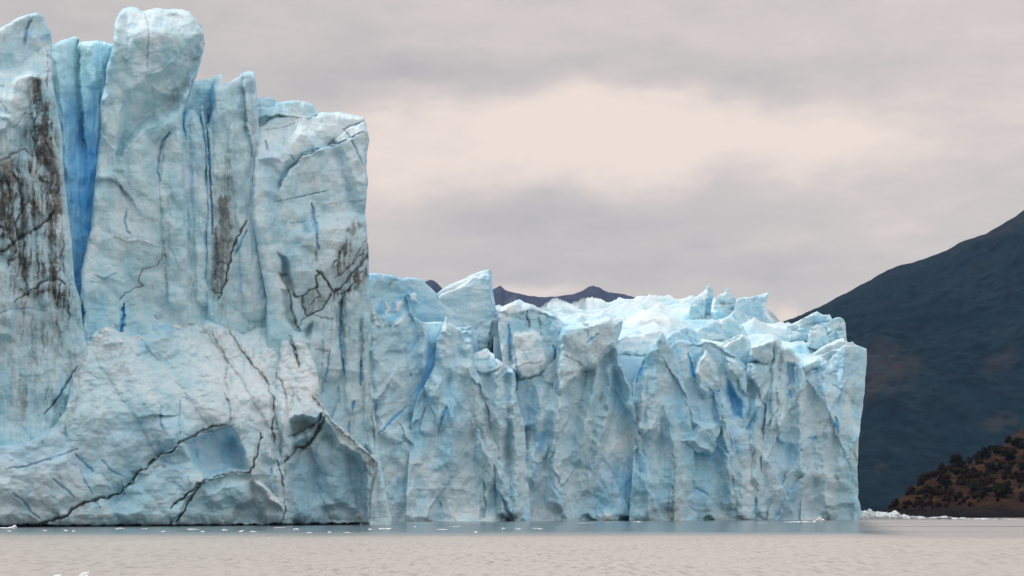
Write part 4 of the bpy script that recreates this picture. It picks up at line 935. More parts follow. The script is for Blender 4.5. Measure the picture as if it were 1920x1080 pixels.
# ------------------------------------------------------------------ the far glacier front
Yf = lambda p: 400 + (np.asarray(p, float) - 740) * 0.105
def far(off): return lambda p: Yf(p) + off
def serac(name, label, cat, O, off, T, seed, feats, mat=None, group='seracs of the far glacier front', **kw):
    k = dict(rim=(6, 1.2), jag=1.1, scoop=0.8, fac=(54, 90, 3.6), fac2=(22, 30, 0.75), flute=(16, 60, 0.3), rough=(34, 40, 1.8), fine=0.18, warp=3.5, low=0.15)
    k.update(kw)
    feats = [tuple(list(f[:2]) + [f[2] * 1.15] + list(f[3:])) if f[0] in ('tent', 'plate') else f for f in feats]
    rs = random.Random(seed); xa = min(p[0] for p in O if p[1] > 700) if any(p[1] > 700 for p in O) else 0; xb = max(p[0] for p in O)
    if any(p[1] >= W0 for p in O):               # slanting fractures across the lower face
        for q in range(5):
            xx = rs.uniform(xa, xb); yy = rs.uniform(700, 920); sgn = rs.choice((-1, 1)); ln = rs.uniform(50, 130)
            pts = [(xx, yy), (xx + sgn * ln * 0.28, yy + ln * 0.45), (xx + sgn * ln * 0.5, yy + ln)]
            if q % 2: pts = pts[::-1]
            feats.append(('step', pts, rs.choice((-0.9, 1.1, 1.3)), rs.uniform(16, 34)))
            if q < 2: feats.append(('blue', [(xx - 8, yy), (xx + 8, yy + 5), (xx + sgn * ln * 0.5 + 12, yy + ln), (xx + sgn * ln * 0.5 - 6, yy + ln * 0.8)], 0.3, 8))
    cxo = sum(p[0] for p in O) / len(O)
    if any(p[1] >= W0 for p in O) and name != 'end_massif':      # the feet of neighbouring seracs run into each other
        O = [(p[0] + (12 * min(1, (p[1] - 730) / 60) * (1 if p[0] > cxo else -1) if p[1] > 730 and p[0] > 700 else 0), p[1]) for p in O]
    o = piece(name, O, far(off), T, mat or ICE_FAR, seed, feats=feats, **k)
    return tag(o, label, cat, group)
W0 = 1000
serac('crag', 'pale crag beside the broad near block, with a pit of broken blue ice', 'serac',
      [(672, 512), (682, 508), (692, 512), (710, 512), (726, 514), (742, 518), (756, 523), (761, 538), (766, 560), (774, 592), (784, 598), (796, 606), (802, 616), (802, 645), (800, 680), (794, 702), (784, 728), (780, 745), (790, 780), (812, 820), (820, W0), (640, W0), (640, 600)], 0, 26, 41, [
    ('lean', [(680, 524), (720, 524), (762, 532)], 0.1, 30),
    ('blue', [(690, 508), (760, 518), (762, 536), (740, 524), (692, 526)], 0.45, 6), ('step', [(758, 552), (730, 556), (704, 562)], -0.6, 10), ('blue', [(705, 586), (709, 568), (716, 560), (721, 566), (718, 584), (724, 592), (712, 594)], 0.6, 2.5), ('blue', [(731, 584), (734, 566), (744, 556), (752, 552), (748, 564), (742, 570), (738, 590)], 0.55, 2.5), ('blue', [(724, 597), (740, 592), (756, 586), (750, 594), (734, 602), (728, 608)], 0.6, 2.5),
    ('crack', [(699, 578), (702, 596), (707, 608), (716, 612)], 3.2, -0.8, 'snow', 0.8), ('crack', [(723, 566), (728, 580), (722, 590)], 3.6, -0.8, 'snow', 0.7), ('crack', [(742, 586), (748, 570), (756, 566)], 4.2, -0.9, 'snow', 0.8), ('crack', [(738, 612), (752, 602), (760, 588)], 3.2, -0.8, 'snow', 0.6),
    ('stain', [(700, 590), (712, 606), (738, 612)], 4, 0.6, 'dirt'), ('crack', [(728, 534), (738, 527), (748, 526)], 1.8, 0.4, 'dirt', 0.5), ('step', [(760, 528), (766, 570), (775, 600)], -1.2, 10), ('blue', [(760, 625), (782, 640), (785, 665), (765, 660)], 0.3, 10), ('blue', [(770, 640), (800, 660), (796, 720), (782, 720)], 0.3, 14),
    ('grey', [(690, 600), (760, 610), (770, 800), (690, 800)], 0.8, 20), ('crack', [(763, 762), (750, 775), (735, 788), (722, 802), (709, 815)], 3.0, 0.7, 'blue', 0.75), ('crack', [(768, 700), (772, 706)], 3, 0.5, 'blue', 0.6), ('stain', [(712, 750), (704, 772)], 3, 0.5, 'dirt'),
    ('tent', [(790, 598), (796, 640), (790, 690)], 1.5, 12), ('round', [(728, 620), (732, 720), (740, 800)], 2.2, 32), ('snow', [(720, 880), (780, 840), (800, 880), (770, 900), (720, 900)], 0.5, 14), ('tilt', (740, 978), 0, 0.018),
    ('plate', [(768, 986), (773, 962), (790, 954), (806, 966), (812, 986)], -1.0, 5), ('snow', [(700, 960), (760, 940), (830, 980), (700, 990)], 0.35, 14), ('blue', [(765, 745), (800, 740), (800, 790), (780, 800)], 0.35, 10)])
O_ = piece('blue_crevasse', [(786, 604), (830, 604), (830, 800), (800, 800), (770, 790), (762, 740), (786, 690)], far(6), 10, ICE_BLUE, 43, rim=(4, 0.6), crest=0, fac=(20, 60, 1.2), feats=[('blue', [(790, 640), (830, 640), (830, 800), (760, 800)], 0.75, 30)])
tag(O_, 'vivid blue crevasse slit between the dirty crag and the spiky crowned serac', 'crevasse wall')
serac('ice_slab', 'smooth pale blue slab behind the spiky crowned serac, brown seam on its right edge', 'serac',
      [(745, 530), (752, 524), (762, 521), (773, 520), (784, 522), (793, 525), (800, 532), (810, 541), (819, 551), (827, 566), (846, 580), (865, 596), (884, 613), (896, 630), (900, 800), (760, 800)], 16, 16, 45, [
    ('stain', [(822, 556), (846, 580), (884, 613)], 3.5, 0.75, 'dirt'), ('snow', [(766, 553), (782, 553), (784, 566), (768, 564)], 0.9, 4), ('plate', [(764, 550), (784, 550), (786, 568), (766, 566)], 1.6, 4), ('blue', [(785, 560), (815, 556), (830, 600), (800, 612), (788, 590)], 0.28, 10), ('snow', [(830, 570), (880, 612), (850, 612), (826, 596)], 0.3, 8), ('snow', [(762, 522), (800, 534), (815, 550), (800, 548), (765, 535)], 0.3, 5)],
      fac=(60, 50, 1.6), fac2=(26, 22, 0.4), flute=None, rough=(34, 20, 0.8))
serac('tilted_serac', 'big smooth tilted serac with a sharp peak leaning right against the far mountains', 'serac',
      [(812, 560), (819, 550), (830, 541), (842, 534), (865, 525), (880, 517), (895, 510), (909, 506), (919, 506), (922, 510), (923, 536), (927, 564), (932, 590), (942, 612), (943, 650), (944, 675), (960, 720), (900, 740), (870, 640)], 22, 22, 47, [
    ('lean', [(815, 566), (860, 546), (900, 530), (926, 522)], 0.11, 40),
    ('snow', [(819, 549), (865, 524), (905, 506), (922, 508), (900, 522), (860, 540), (824, 562)], 0.75, 7), ('step', [(924, 514), (890, 522), (860, 538), (822, 560)], -0.8, 9), ('blue', [(880, 520), (922, 510), (922, 530), (880, 534)], 0.3, 7),
    ('step', [(919, 500), (921, 540), (924, 570), (926, 600), (920, 625)], 3.5, 40), ('grey', [(920, 505), (930, 505), (945, 610), (930, 600)], 0.9, 3), ('step', [(935, 594), (915, 605), (895, 615)], -1.6, 18), ('step', [(945, 615), (925, 640), (918, 670)], 2.0, 30), ('grey', [(900, 606), (940, 590), (944, 690), (915, 680)], 0.8, 12)],  # grey right flank: its shaded side is put into the colour
      fac=(80, 60, 1.2), fac2=(40, 14, 0.35), flute=None, rough=(50, 16, 0.6), fine=0.14)
serac('crowned_serac', 'serac crowned with three little white spikes right of the vivid blue crevasse', 'serac',
      [(828, 616), (832, 604), (836, 593), (839, 597), (844, 604), (856, 614), (868, 614), (884, 611), (888, 622), (887, 645), (889, 684), (905, 720), (925, 800), (940, W0), (770, W0), (782, 800), (785, 745), (792, 728), (804, 708), (813, 688), (816, 664), (818, 638)], -2, 24, 49, [
    ('tent', [(836, 594), (834, 640), (830, 690), (815, 740)], 2.4, 18), ('tent', [(884, 612), (884, 690), (905, 780), (920, 900)], 2.2, 22), ('step', [(884, 618), (866, 622), (850, 612)], -1.0, 8), ('blue', [(855, 618), (885, 616), (880, 640), (860, 636)], 0.15, 6),
    ('tent', [(862, 700), (850, 780), (842, 860)], 2.6, 34), ('round', [(812, 720), (820, 760), (806, 800)], 1.6, 20), ('crack', [(840, 760), (832, 774), (827, 788), (821, 810)], 3.0, 0.8, 'blue', 0.75), ('blue', [(850, 645), (870, 650), (862, 690), (845, 690)], 0.22, 10), ('blue', [(842, 740), (888, 740), (880, 820), (846, 820)], 0.14, 20),
    ('snow', [(790, 800), (860, 790), (860, 815), (800, 830)], 0.35, 14), ('snow', [(760, 880), (800, 840), (830, 850), (800, 900)], 0.4, 16), ('snow', [(830, 990), (840, 960), (880, 945), (930, 965), (935, 990)], 0.55, 10), ('bump', (885, 985), (50, 18), 2.5), ('snow', [(822, 610), (840, 590), (848, 606), (836, 630)], 0.4, 5),
    ('tilt', (860, 978), 0, 0.02), ('plate', [(900, 900), (910, 900), (912, 970), (900, 975)], -1.2, 4), ('grey', [(860, 800), (930, 800), (930, 960), (850, 960)], 0.6, 24)], crest=0.25)
serac('stepped_serac', 'narrow stepped serac of small stacked blocks right of the spiky crowned serac', 'serac',
      [(884, 676), (889, 662), (901, 658), (913, 653), (919, 660), (927, 664), (928, 676), (931, 672), (938, 677), (946, 682), (958, 688), (966, 700), (966, 745), (972, 800), (985, W0), (900, W0), (905, 800), (892, 720)], -1, 20, 51, [
    ('snow', [(890, 658), (914, 655), (926, 668), (905, 672)], 0.8, 4), ('step', [(888, 674), (908, 670), (928, 676)], -0.5, 10), ('plate', [(928, 672), (946, 684), (956, 690), (946, 700), (934, 716), (928, 690)], 1.8, 6), ('snow', [(928, 672), (942, 682), (938, 700), (930, 712)], 0.8, 4), ('step', [(930, 715), (945, 700), (960, 690)], 1.6, 14),
    ('tent', [(930, 680), (932, 760), (938, 860), (944, 960)], 2.4, 16), ('tent', [(960, 700), (964, 800), (968, 960)], 2.2, 12), ('step', [(890, 690), (912, 700), (930, 690)], -1.2, 14), ('crack', [(968, 720), (969, 740)], 2.4, 0.5, 'dirt', 0.8), ('plate', [(934, 990), (938, 962), (946, 962), (958, 980), (958, 990)], -1.0, 4), ('tilt', (930, 978), 0, 0.016), ('grey', [(900, 800), (960, 800), (960, 980), (900, 980)], 0.5, 20)])
serac('square_serac', 'square topped serac with a rounded white block and thin bright blue cracks', 'serac',
      [(934, 620), (935, 596), (938, 580), (945, 573), (958, 568), (968, 562), (975, 561), (984, 567), (1000, 571), (1013, 580), (1026, 584), (1040, 590), (1052, 602), (1064, 609), (1074, 618), (1070, 680), (1062, 740), (1070, 860), (1076, W0), (955, W0), (960, 860), (950, 740), (945, 700)], 2, 26, 53, [
    ('lean', [(936, 592), (975, 588), (1010, 590), (1040, 600), (1070, 612)], 0.12, 40), ('lean', [(936, 720), (1030, 720)], 0.02, 110),
    ('plate', [(958, 626), (975, 621), (1012, 621), (1020, 634), (1025, 660), (1028, 690), (1010, 706), (975, 714), (958, 692)], 2.2, 6), ('snow', [(958, 626), (975, 621), (1012, 621), (1020, 634), (1025, 660), (1028, 690), (1010, 706), (975, 712), (958, 692)], 0.85, 5), ('crack', [(962, 690), (985, 684), (1002, 681), (1018, 676)], 1.3, 0.4, 'dirt', 0.35), ('crack', [(976, 642), (1018, 642)], 1.2, 0.3, 'blue', 0.2),
    ('crack', [(953, 606), (955, 630), (955, 655), (957, 680)], 2.4, 0.8, 'blue', 0.95), ('crack', [(960, 640), (965, 660), (968, 690), (969, 738)], 2.6, 0.9, 'blue', 0.95), ('crack', [(965, 714), (967, 734)], 1.8, 0.5, 'dirt', 0.8), ('crack', [(988, 584), (989, 600), (991, 613)], 3.0, 0.8, 'dirt', 1.0), ('crack', [(970, 596), (988, 600), (1010, 600)], 1.3, 0.4, 'dirt', 0.45), ('crack', [(1010, 590), (1012, 618)], 1.3, 0.4, 'dirt', 0.4),
    ('crack', [(1036, 646), (1042, 660), (1040, 672)], 2.4, 0.8, 'blue', 0.8), ('snow', [(936, 574), (975, 560), (1040, 590), (1000, 588), (950, 590), (936, 640)], 0.7, 7), ('snow', [(938, 640), (956, 650), (958, 690), (942, 680)], 0.5, 5), ('step', [(945, 586), (1000, 582), (1040, 596)], -1.0, 10),
    ('step', [(1050, 670), (1028, 692), (1010, 708), (975, 716), (950, 708)], -1.5, 28), ('round', [(1030, 600), (1040, 640), (1035, 700)], 1.6, 20), ('snow', [(1030, 690), (1062, 668), (1070, 690), (1040, 720)], 0.4, 8), ('stain', [(1036, 704), (1064, 700)], 3, 0.5, 'dirt'), ('blue', [(975, 720), (1010, 716), (1000, 750), (978, 750)], 0.25, 10),
    ('tent', [(1016, 740), (1006, 820), (996, 900)], 2.4, 20), ('tent', [(1050, 745), (1040, 830), (1044, 940)], 2.6, 22), ('blue', [(1008, 812), (1024, 812), (1016, 850), (1006, 845)], 0.75, 5), ('blue', [(992, 860), (1000, 858), (1002, 890), (992, 890)], 0.35, 4), ('blue', [(960, 750), (1020, 760), (1010, 800), (965, 800)], 0.2, 16), ('blue', [(1056, 806), (1076, 808), (1076, 820), (1058, 822)], 0.7, 4),
    ('plate', [(975, 800), (1004, 796), (1012, 830), (990, 850), (974, 845)], -1.4, 7), ('snow', [(965, 980), (985, 940), (1030, 960), (1040, 985)], 0.35, 10), ('tilt', (1000, 978), 0, 0.016), ('crack', [(1034, 910), (1048, 922), (1060, 938)], 2.4, 0.5, 'blue', 0.55)], crest=0.15)
serac('overhang_serac', 'serac with a jutting overhung prow, its pale face cut off above a hollow', 'serac',
      [(1044, 640), (1054, 612), (1066, 609), (1082, 606), (1096, 603), (1106, 598), (1118, 594), (1140, 593), (1158, 597), (1168, 602), (1165, 610), (1160, 622), (1156, 638), (1153, 650), (1158, 658), (1164, 672), (1171, 700), (1180, 720), (1188, 745), (1205, 800), (1222, W0), (1055, W0), (1048, 860), (1040, 760)], 0, 26, 55, [
    ('plate', [(1050, 612), (1100, 602), (1140, 592), (1168, 600), (1160, 624), (1153, 650), (1140, 664), (1118, 690), (1096, 698), (1074, 722), (1050, 748), (1040, 720)], 4.2, 9), ('snow', [(1050, 640), (1100, 606), (1160, 600), (1150, 650), (1110, 690), (1060, 720)], 0.42, 20),
    ('step', [(1105, 604), (1130, 596), (1166, 604)], -0.8, 7), ('blue', [(1112, 596), (1160, 596), (1160, 610), (1110, 612)], 0.12, 6), ('crack', [(1094, 606), (1100, 612), (1104, 608)], 3.2, 0.8, 'dirt', 0.8), ('crack', [(1102, 610), (1102, 636)], 1.3, 0.4, 'dirt', 0.4), ('crack', [(1100, 643), (1112, 634), (1124, 624)], 2.4, 0.6, 'blue', 0.8), ('crack', [(1062, 667), (1082, 679), (1104, 692)], 1.8, 0.4, 'dirt', 0.55), ('stain', [(1044, 706), (1070, 700), (1098, 694)], 4, 0.55, 'dirt'), ('crack', [(1080, 640), (1120, 670), (1140, 668)], 1.2, 0.3, 'none', 0),
    ('tent', [(1155, 650), (1164, 690), (1180, 730), (1198, 820), (1206, 900)], 2.4, 16), ('blue', [(1140, 680), (1156, 660), (1168, 720), (1160, 770), (1140, 760)], 0.3, 12), ('grey', [(1070, 740), (1130, 690), (1160, 690), (1150, 780), (1080, 860)], 0.7, 14),  # grey under the prow: shade of the hollow put into the colour
    ('tent', [(1118, 700), (1100, 780), (1088, 860)], 2.6, 18), ('tent', [(1140, 690), (1140, 770), (1120, 840), (1100, 920)], 2.0, 14), ('blue', [(1110, 860), (1200, 850), (1230, 940), (1180, 970), (1120, 960)], 0.24, 26), ('grey', [(1100, 780), (1160, 780), (1150, 880), (1110, 900)], 0.7, 16), ('stain', [(1160, 860), (1150, 900), (1140, 940)], 6, 0.35, 'dirt'),
    ('snow', [(1130, 840), (1190, 800), (1210, 820), (1160, 850)], 0.45, 9), ('bump', (1140, 968), (16, 14), 2.4), ('snow', [(1118, 985), (1130, 955), (1150, 965), (1154, 985)], 0.75, 5), ('tilt', (1120, 978), 0, 0.018), ('plate', [(1080, 992), (1084, 970), (1104, 962), (1122, 980), (1122, 992)], -1.0, 5), ('plate', [(1155, 990), (1160, 968), (1200, 970), (1220, 990)], -1.6, 6)])
serac('white_terrace', 'white snowy terrace sloping back between the overhung prow and the sharp pyramid', 'serac',
      [(1146, 650), (1160, 638), (1176, 630), (1195, 628), (1212, 624), (1236, 618), (1250, 640), (1240, 760), (1160, 760)], 12, 18, 57, [
    ('snow', [(1140, 610), (1260, 610), (1240, 700), (1190, 720), (1160, 710)], 0.8, 12), ('step', [(1160, 664), (1190, 660), (1206, 664)], -1.2, 10), ('crack', [(1162, 662), (1180, 660), (1200, 664)], 1.5, 0.4, 'blue', 0.35), ('step', [(1165, 690), (1200, 686)], -1.2, 10), ('tilt', (1200, 760), 0, 0.06), ('blue', [(1165, 680), (1200, 690), (1196, 712), (1170, 712)], 0.18, 9)],
      fac=(40, 20, 1.4), flute=None, crest=0.1, rough=(30, 12, 1.2))
serac('pyramid_serac', 'sharp pyramid shaped serac with a blue slot at its left foot', 'serac',
      [(1240, 621), (1244, 626), (1249, 638), (1255, 646), (1261, 653), (1268, 672), (1278, 700), (1286, 760), (1290, 840), (1296, W0), (1190, W0), (1200, 850), (1192, 760), (1187, 722), (1194, 702), (1203, 684), (1209, 668), (1218, 655), (1228, 643)], -2, 24, 59, [
    ('tent', [(1240, 622), (1234, 680), (1228, 740), (1226, 800)], 2.6, 30), ('tent', [(1209, 702), (1204, 740), (1200, 800)], 1.8, 9), ('snow', [(1205, 700), (1212, 696), (1210, 730), (1200, 740)], 0.5, 5), ('crack', [(1207, 677), (1198, 700), (1192, 718)], 5.0, 1.4, 'blue', 0.85), ('grey', [(1225, 650), (1265, 660), (1280, 760), (1225, 800)], 0.6, 14), ('blue', [(1258, 680), (1276, 690), (1284, 760), (1268, 780)], 0.35, 12),
    ('snow', [(1205, 800), (1230, 790), (1270, 850), (1230, 880)], 0.3, 18), ('crack', [(1262, 852), (1266, 880), (1262, 920), (1260, 984)], 2.4, 0.5, 'dirt', 0.7), ('stain', [(1262, 850), (1260, 985)], 7, 0.45, 'dirt'), ('blue', [(1250, 740), (1284, 750), (1290, 800), (1256, 790)], 0.3, 14), ('tent', [(1250, 760), (1262, 840), (1262, 940)], 1.8, 18), ('tent', [(1220, 800), (1214, 900), (1216, 970)], 1.8, 24), ('tilt', (1240, 978), 0, 0.014)], crest=0.15)
serac('rounded_serac', 'round shouldered serac with a knob on its face and blue cracks, right of the pyramid', 'serac',
      [(1256, 660), (1260, 645), (1268, 639), (1280, 637), (1290, 638), (1298, 645), (1306, 646), (1318, 641), (1332, 641), (1346, 646), (1360, 652), (1372, 662), (1382, 670), (1398, 686), (1402, 700), (1398, 740), (1404, 800), (1412, 870), (1420, W0), (1275, W0), (1280, 860), (1270, 760), (1266, 700)], 0, 24, 61, [
    ('plate', [(1306, 670), (1318, 658), (1324, 658), (1336, 674), (1346, 692), (1352, 712), (1346, 740), (1320, 750), (1306, 730), (1300, 700)], 3.2, 10), ('snow', [(1308, 668), (1320, 657), (1334, 672), (1344, 686), (1326, 676)], 0.6, 4), ('crack', [(1290, 660), (1296, 682), (1300, 700), (1307, 712)], 3.4, 0.9, 'blue', 0.9), ('blue', [(1264, 652), (1278, 652), (1278, 664), (1266, 664)], 0.6, 5), ('blue', [(1300, 648), (1350, 650), (1352, 680), (1334, 660)], 0.3, 8),
    ('step', [(1302, 646), (1330, 642), (1352, 652), (1376, 668), (1398, 690)], -1.0, 8), ('plate', [(1356, 664), (1380, 672), (1398, 690), (1396, 705), (1372, 716), (1360, 700)], 1.8, 9), ('blue', [(1360, 706), (1370, 714), (1392, 760), (1394, 790), (1372, 780), (1362, 740)], 0.7, 7), ('plate', [(1360, 706), (1370, 714), (1392, 760), (1394, 790), (1372, 780), (1362, 740)], -1.8, 7), ('crack', [(1328, 726), (1340, 736), (1350, 732)], 3.4, 0.9, 'blue', 0.6),
    ('plate', [(1282, 826), (1300, 800), (1330, 790), (1350, 790), (1346, 830), (1334, 856), (1308, 852)], 2.4, 14), ('step', [(1352, 800), (1344, 840), (1330, 856), (1308, 852), (1282, 830)], 2.4, 12), ('blue', [(1282, 828), (1308, 848), (1338, 850), (1346, 820), (1352, 830), (1340, 866), (1300, 862)], 0.45, 5), ('blue', [(1280, 740), (1350, 750), (1350, 800), (1290, 800)], 0.22, 16), ('blue', [(1360, 800), (1374, 790), (1392, 830), (1400, 860), (1380, 850)], 0.35, 9),
    ('tent', [(1285, 740), (1300, 790), (1312, 800)], 1.4, 10), ('tent', [(1358, 760), (1362, 840), (1370, 940)], 2.0, 18), ('round', [(1390, 820), (1392, 880), (1400, 960)], 1.8, 18), ('blue', [(1290, 920), (1330, 910), (1340, 940), (1300, 960)], 0.25, 12), ('crack', [(1290, 914), (1310, 918), (1330, 930)], 3, 0.6, 'blue', 0.4), ('snow', [(1336, 985), (1340, 950), (1360, 970), (1410, 976), (1410, 986)], 0.4, 7), ('plate', [(1310, 990), (1322, 968), (1340, 972), (1350, 990)], -1.0, 5), ('tilt', (1330, 978), 0, 0.014), ('snow', [(1400, 870), (1416, 870), (1418, 930), (1404, 930)], 0.6, 5)], crest=0.3)
serac('dark_fin', 'dark triangular ice fin with snowy left slope behind the round shouldered serac', 'serac',
      [(1346, 652), (1356, 644), (1366, 638), (1376, 631), (1390, 626), (1400, 632), (1407, 640), (1411, 660), (1420, 760), (1360, 760)], 9, 14, 63, [
    ('snow', [(1346, 650), (1390, 624), (1395, 632), (1360, 656)], 0.7, 4), ('grey', [(1362, 650), (1395, 630), (1412, 690), (1390, 740), (1370, 700)], 0.9, 4), ('step', [(1395, 625), (1376, 640), (1356, 652)], -1.8, 30)], fac=(50, 60, 1.0), crest=0.1)
serac('leaning_block', 'flat pale leaning block with a straight slanting top, right of the dark fin', 'serac',
      [(1404, 668), (1408, 652), (1416, 645), (1428, 639), (1440, 635), (1450, 632), (1453, 640), (1452, 690), (1456, 760), (1462, 860), (1468, W0), (1396, W0), (1398, 860), (1392, 760)], 0.3, 20, 65, [
    ('plate', [(1406, 650), (1450, 630), (1454, 640), (1448, 684), (1420, 682), (1408, 676)], 2.2, 5), ('snow', [(1406, 650), (1450, 632), (1450, 640), (1412, 656)], 0.6, 3), ('snow', [(1410, 652), (1450, 640), (1446, 682), (1416, 680)], 0.3, 5), ('step', [(1454, 684), (1430, 682), (1405, 684)], -2.0, 14), ('plate', [(1410, 682), (1440, 680), (1446, 694), (1436, 720), (1420, 740), (1408, 710)], 1.4, 6), ('grey', [(1408, 682), (1446, 684), (1430, 760), (1410, 740)], 0.8, 8), ('snow', [(1398, 705), (1412, 702), (1416, 712), (1402, 712)], 0.6, 3), ('plate', [(1398, 712), (1414, 712), (1418, 750), (1404, 752)], -0.8, 6), ('snow', [(1436, 716), (1444, 700), (1446, 730), (1430, 745)], 0.5, 5),
    ('tent', [(1420, 760), (1416, 860), (1424, 960)], 2.2, 16), ('blue', [(1440, 780), (1462, 790), (1470, 850), (1446, 870)], 0.4, 9), ('crack', [(1452, 850), (1458, 862)], 3.0, 0.6, 'blue', 0.6), ('tilt', (1430, 978), 0, 0.014)], crest=0.1)
serac('column_serac', 'cluster of upright grey ice columns left of the big end massif', 'serac',
      [(1446, 660), (1450, 640), (1456, 634), (1463, 637), (1466, 650), (1478, 651), (1486, 656), (1492, 666), (1506, 676), (1512, 720), (1520, 800), (1530, W0), (1436, W0), (1440, 860), (1444, 760)], 0, 20, 67, [
    ('round', [(1456, 640), (1456, 720), (1454, 800)], 2.2, 9), ('round', [(1472, 660), (1468, 740), (1466, 820)], 2.0, 9), ('snow', [(1450, 640), (1465, 638), (1466, 656), (1456, 650)], 0.5, 4), ('crack', [(1464, 660), (1462, 700), (1460, 730)], 2.0, 0.6, 'none', 0), ('grey', [(1448, 650), (1480, 660), (1476, 760), (1446, 760)], 0.8, 7), ('plate', [(1477, 684), (1492, 680), (1494, 716), (1480, 722)], -0.8, 5), ('blue', [(1477, 684), (1492, 680), (1494, 716), (1480, 722)], 0.4, 5), ('crack', [(1481, 730), (1484, 750)], 2.8, 0.6, 'blue', 0.8), ('snow', [(1470, 664), (1500, 668), (1504, 680), (1474, 680)], 0.6, 5),
    ('tent', [(1504, 690), (1498, 780), (1500, 880)], 2.2, 16), ('blue', [(1450, 820), (1482, 810), (1480, 870), (1452, 880)], 0.3, 12), ('snow', [(1490, 730), (1510, 740), (1520, 790), (1500, 790)], 0.3, 9), ('snow', [(1430, 930), (1450, 900), (1460, 950)], 0.3, 9), ('tilt', (1480, 978), 0, 0.012), ('grey', [(1470, 900), (1530, 890), (1530, 985), (1460, 985)], 0.6, 14)], crest=0.1)
serac('end_massif', 'massive blunt end of the far glacier front beside the dark mountain', 'serac',
      [(1488, 690), (1500, 676), (1520, 665), (1537, 653), (1550, 645), (1561, 640), (1572, 635), (1582, 633), (1586, 640), (1593, 642), (1599, 640), (1604, 647), (1614, 650), (1625, 654), (1626, 674), (1623, 700), (1622, 725), (1619, 750), (1614, 790), (1609, 836), (1608, 884), (1609, 932), (1613, 952), (1616, 962), (1610, 985), (1604, W0), (1500, W0), (1506, 860), (1496, 760)], -1, 60, 69, [
    ('lean', [(1490, 690), (1530, 676), (1560, 662), (1600, 656), (1626, 662)], 0.1, 50),
    ('snow', [(1500, 676), (1540, 650), (1582, 633), (1604, 648), (1560, 656), (1530, 670)], 0.6, 6), ('step', [(1626, 650), (1590, 648), (1560, 658), (1530, 668), (1500, 680)], -1.0, 9), ('plate', [(1496, 684), (1530, 668), (1556, 672), (1548, 690), (1520, 702), (1502, 706)], 2.0, 9), ('snow', [(1490, 676), (1525, 670), (1552, 668), (1540, 678), (1500, 686)], 0.6, 4), ('step', [(1552, 676), (1530, 696), (1505, 704)], -1.6, 14),
    ('tent', [(1586, 640), (1580, 700), (1572, 780), (1574, 900)], 2.4, 26), ('tent', [(1548, 700), (1552, 780), (1545, 860), (1552, 960)], 2.2, 20), ('blue', [(1560, 660), (1612, 660), (1606, 720), (1566, 716)], 0.22, 16), ('blue', [(1510, 700), (1556, 690), (1560, 740), (1520, 750)], 0.2, 14), ('crack', [(1566, 780), (1568, 796), (1572, 812)], 3.0, 0.8, 'blue', 0.9), ('crack', [(1516, 820), (1524, 824), (1530, 820)], 3.4, 0.7, 'blue', 0.5), ('blue', [(1598, 770), (1608, 770), (1608, 786), (1598, 786)], 0.4, 4), ('crack', [(1554, 702), (1562, 698), (1570, 694)], 2.4, 0.6, 'dirt', 0.4),
    ('crack', [(1560, 720), (1590, 740), (1602, 760)], 2.4, 0.7, 'none', 0), ('grey', [(1510, 780), (1600, 780), (1606, 985), (1510, 985)], 0.45, 26), ('snow', [(1520, 880), (1545, 890), (1540, 910), (1522, 905)], 0.45, 6), ('stain', [(1526, 890), (1532, 905)], 4, 0.4, 'dirt'), ('snow', [(1490, 985), (1500, 970), (1530, 970), (1540, 985)], 0.7, 4), ('plate', [(1540, 992), (1546, 950), (1600, 940), (1606, 992)], -1.0, 9), ('tilt', (1560, 978), 0, 0.012)], crest=0.1)

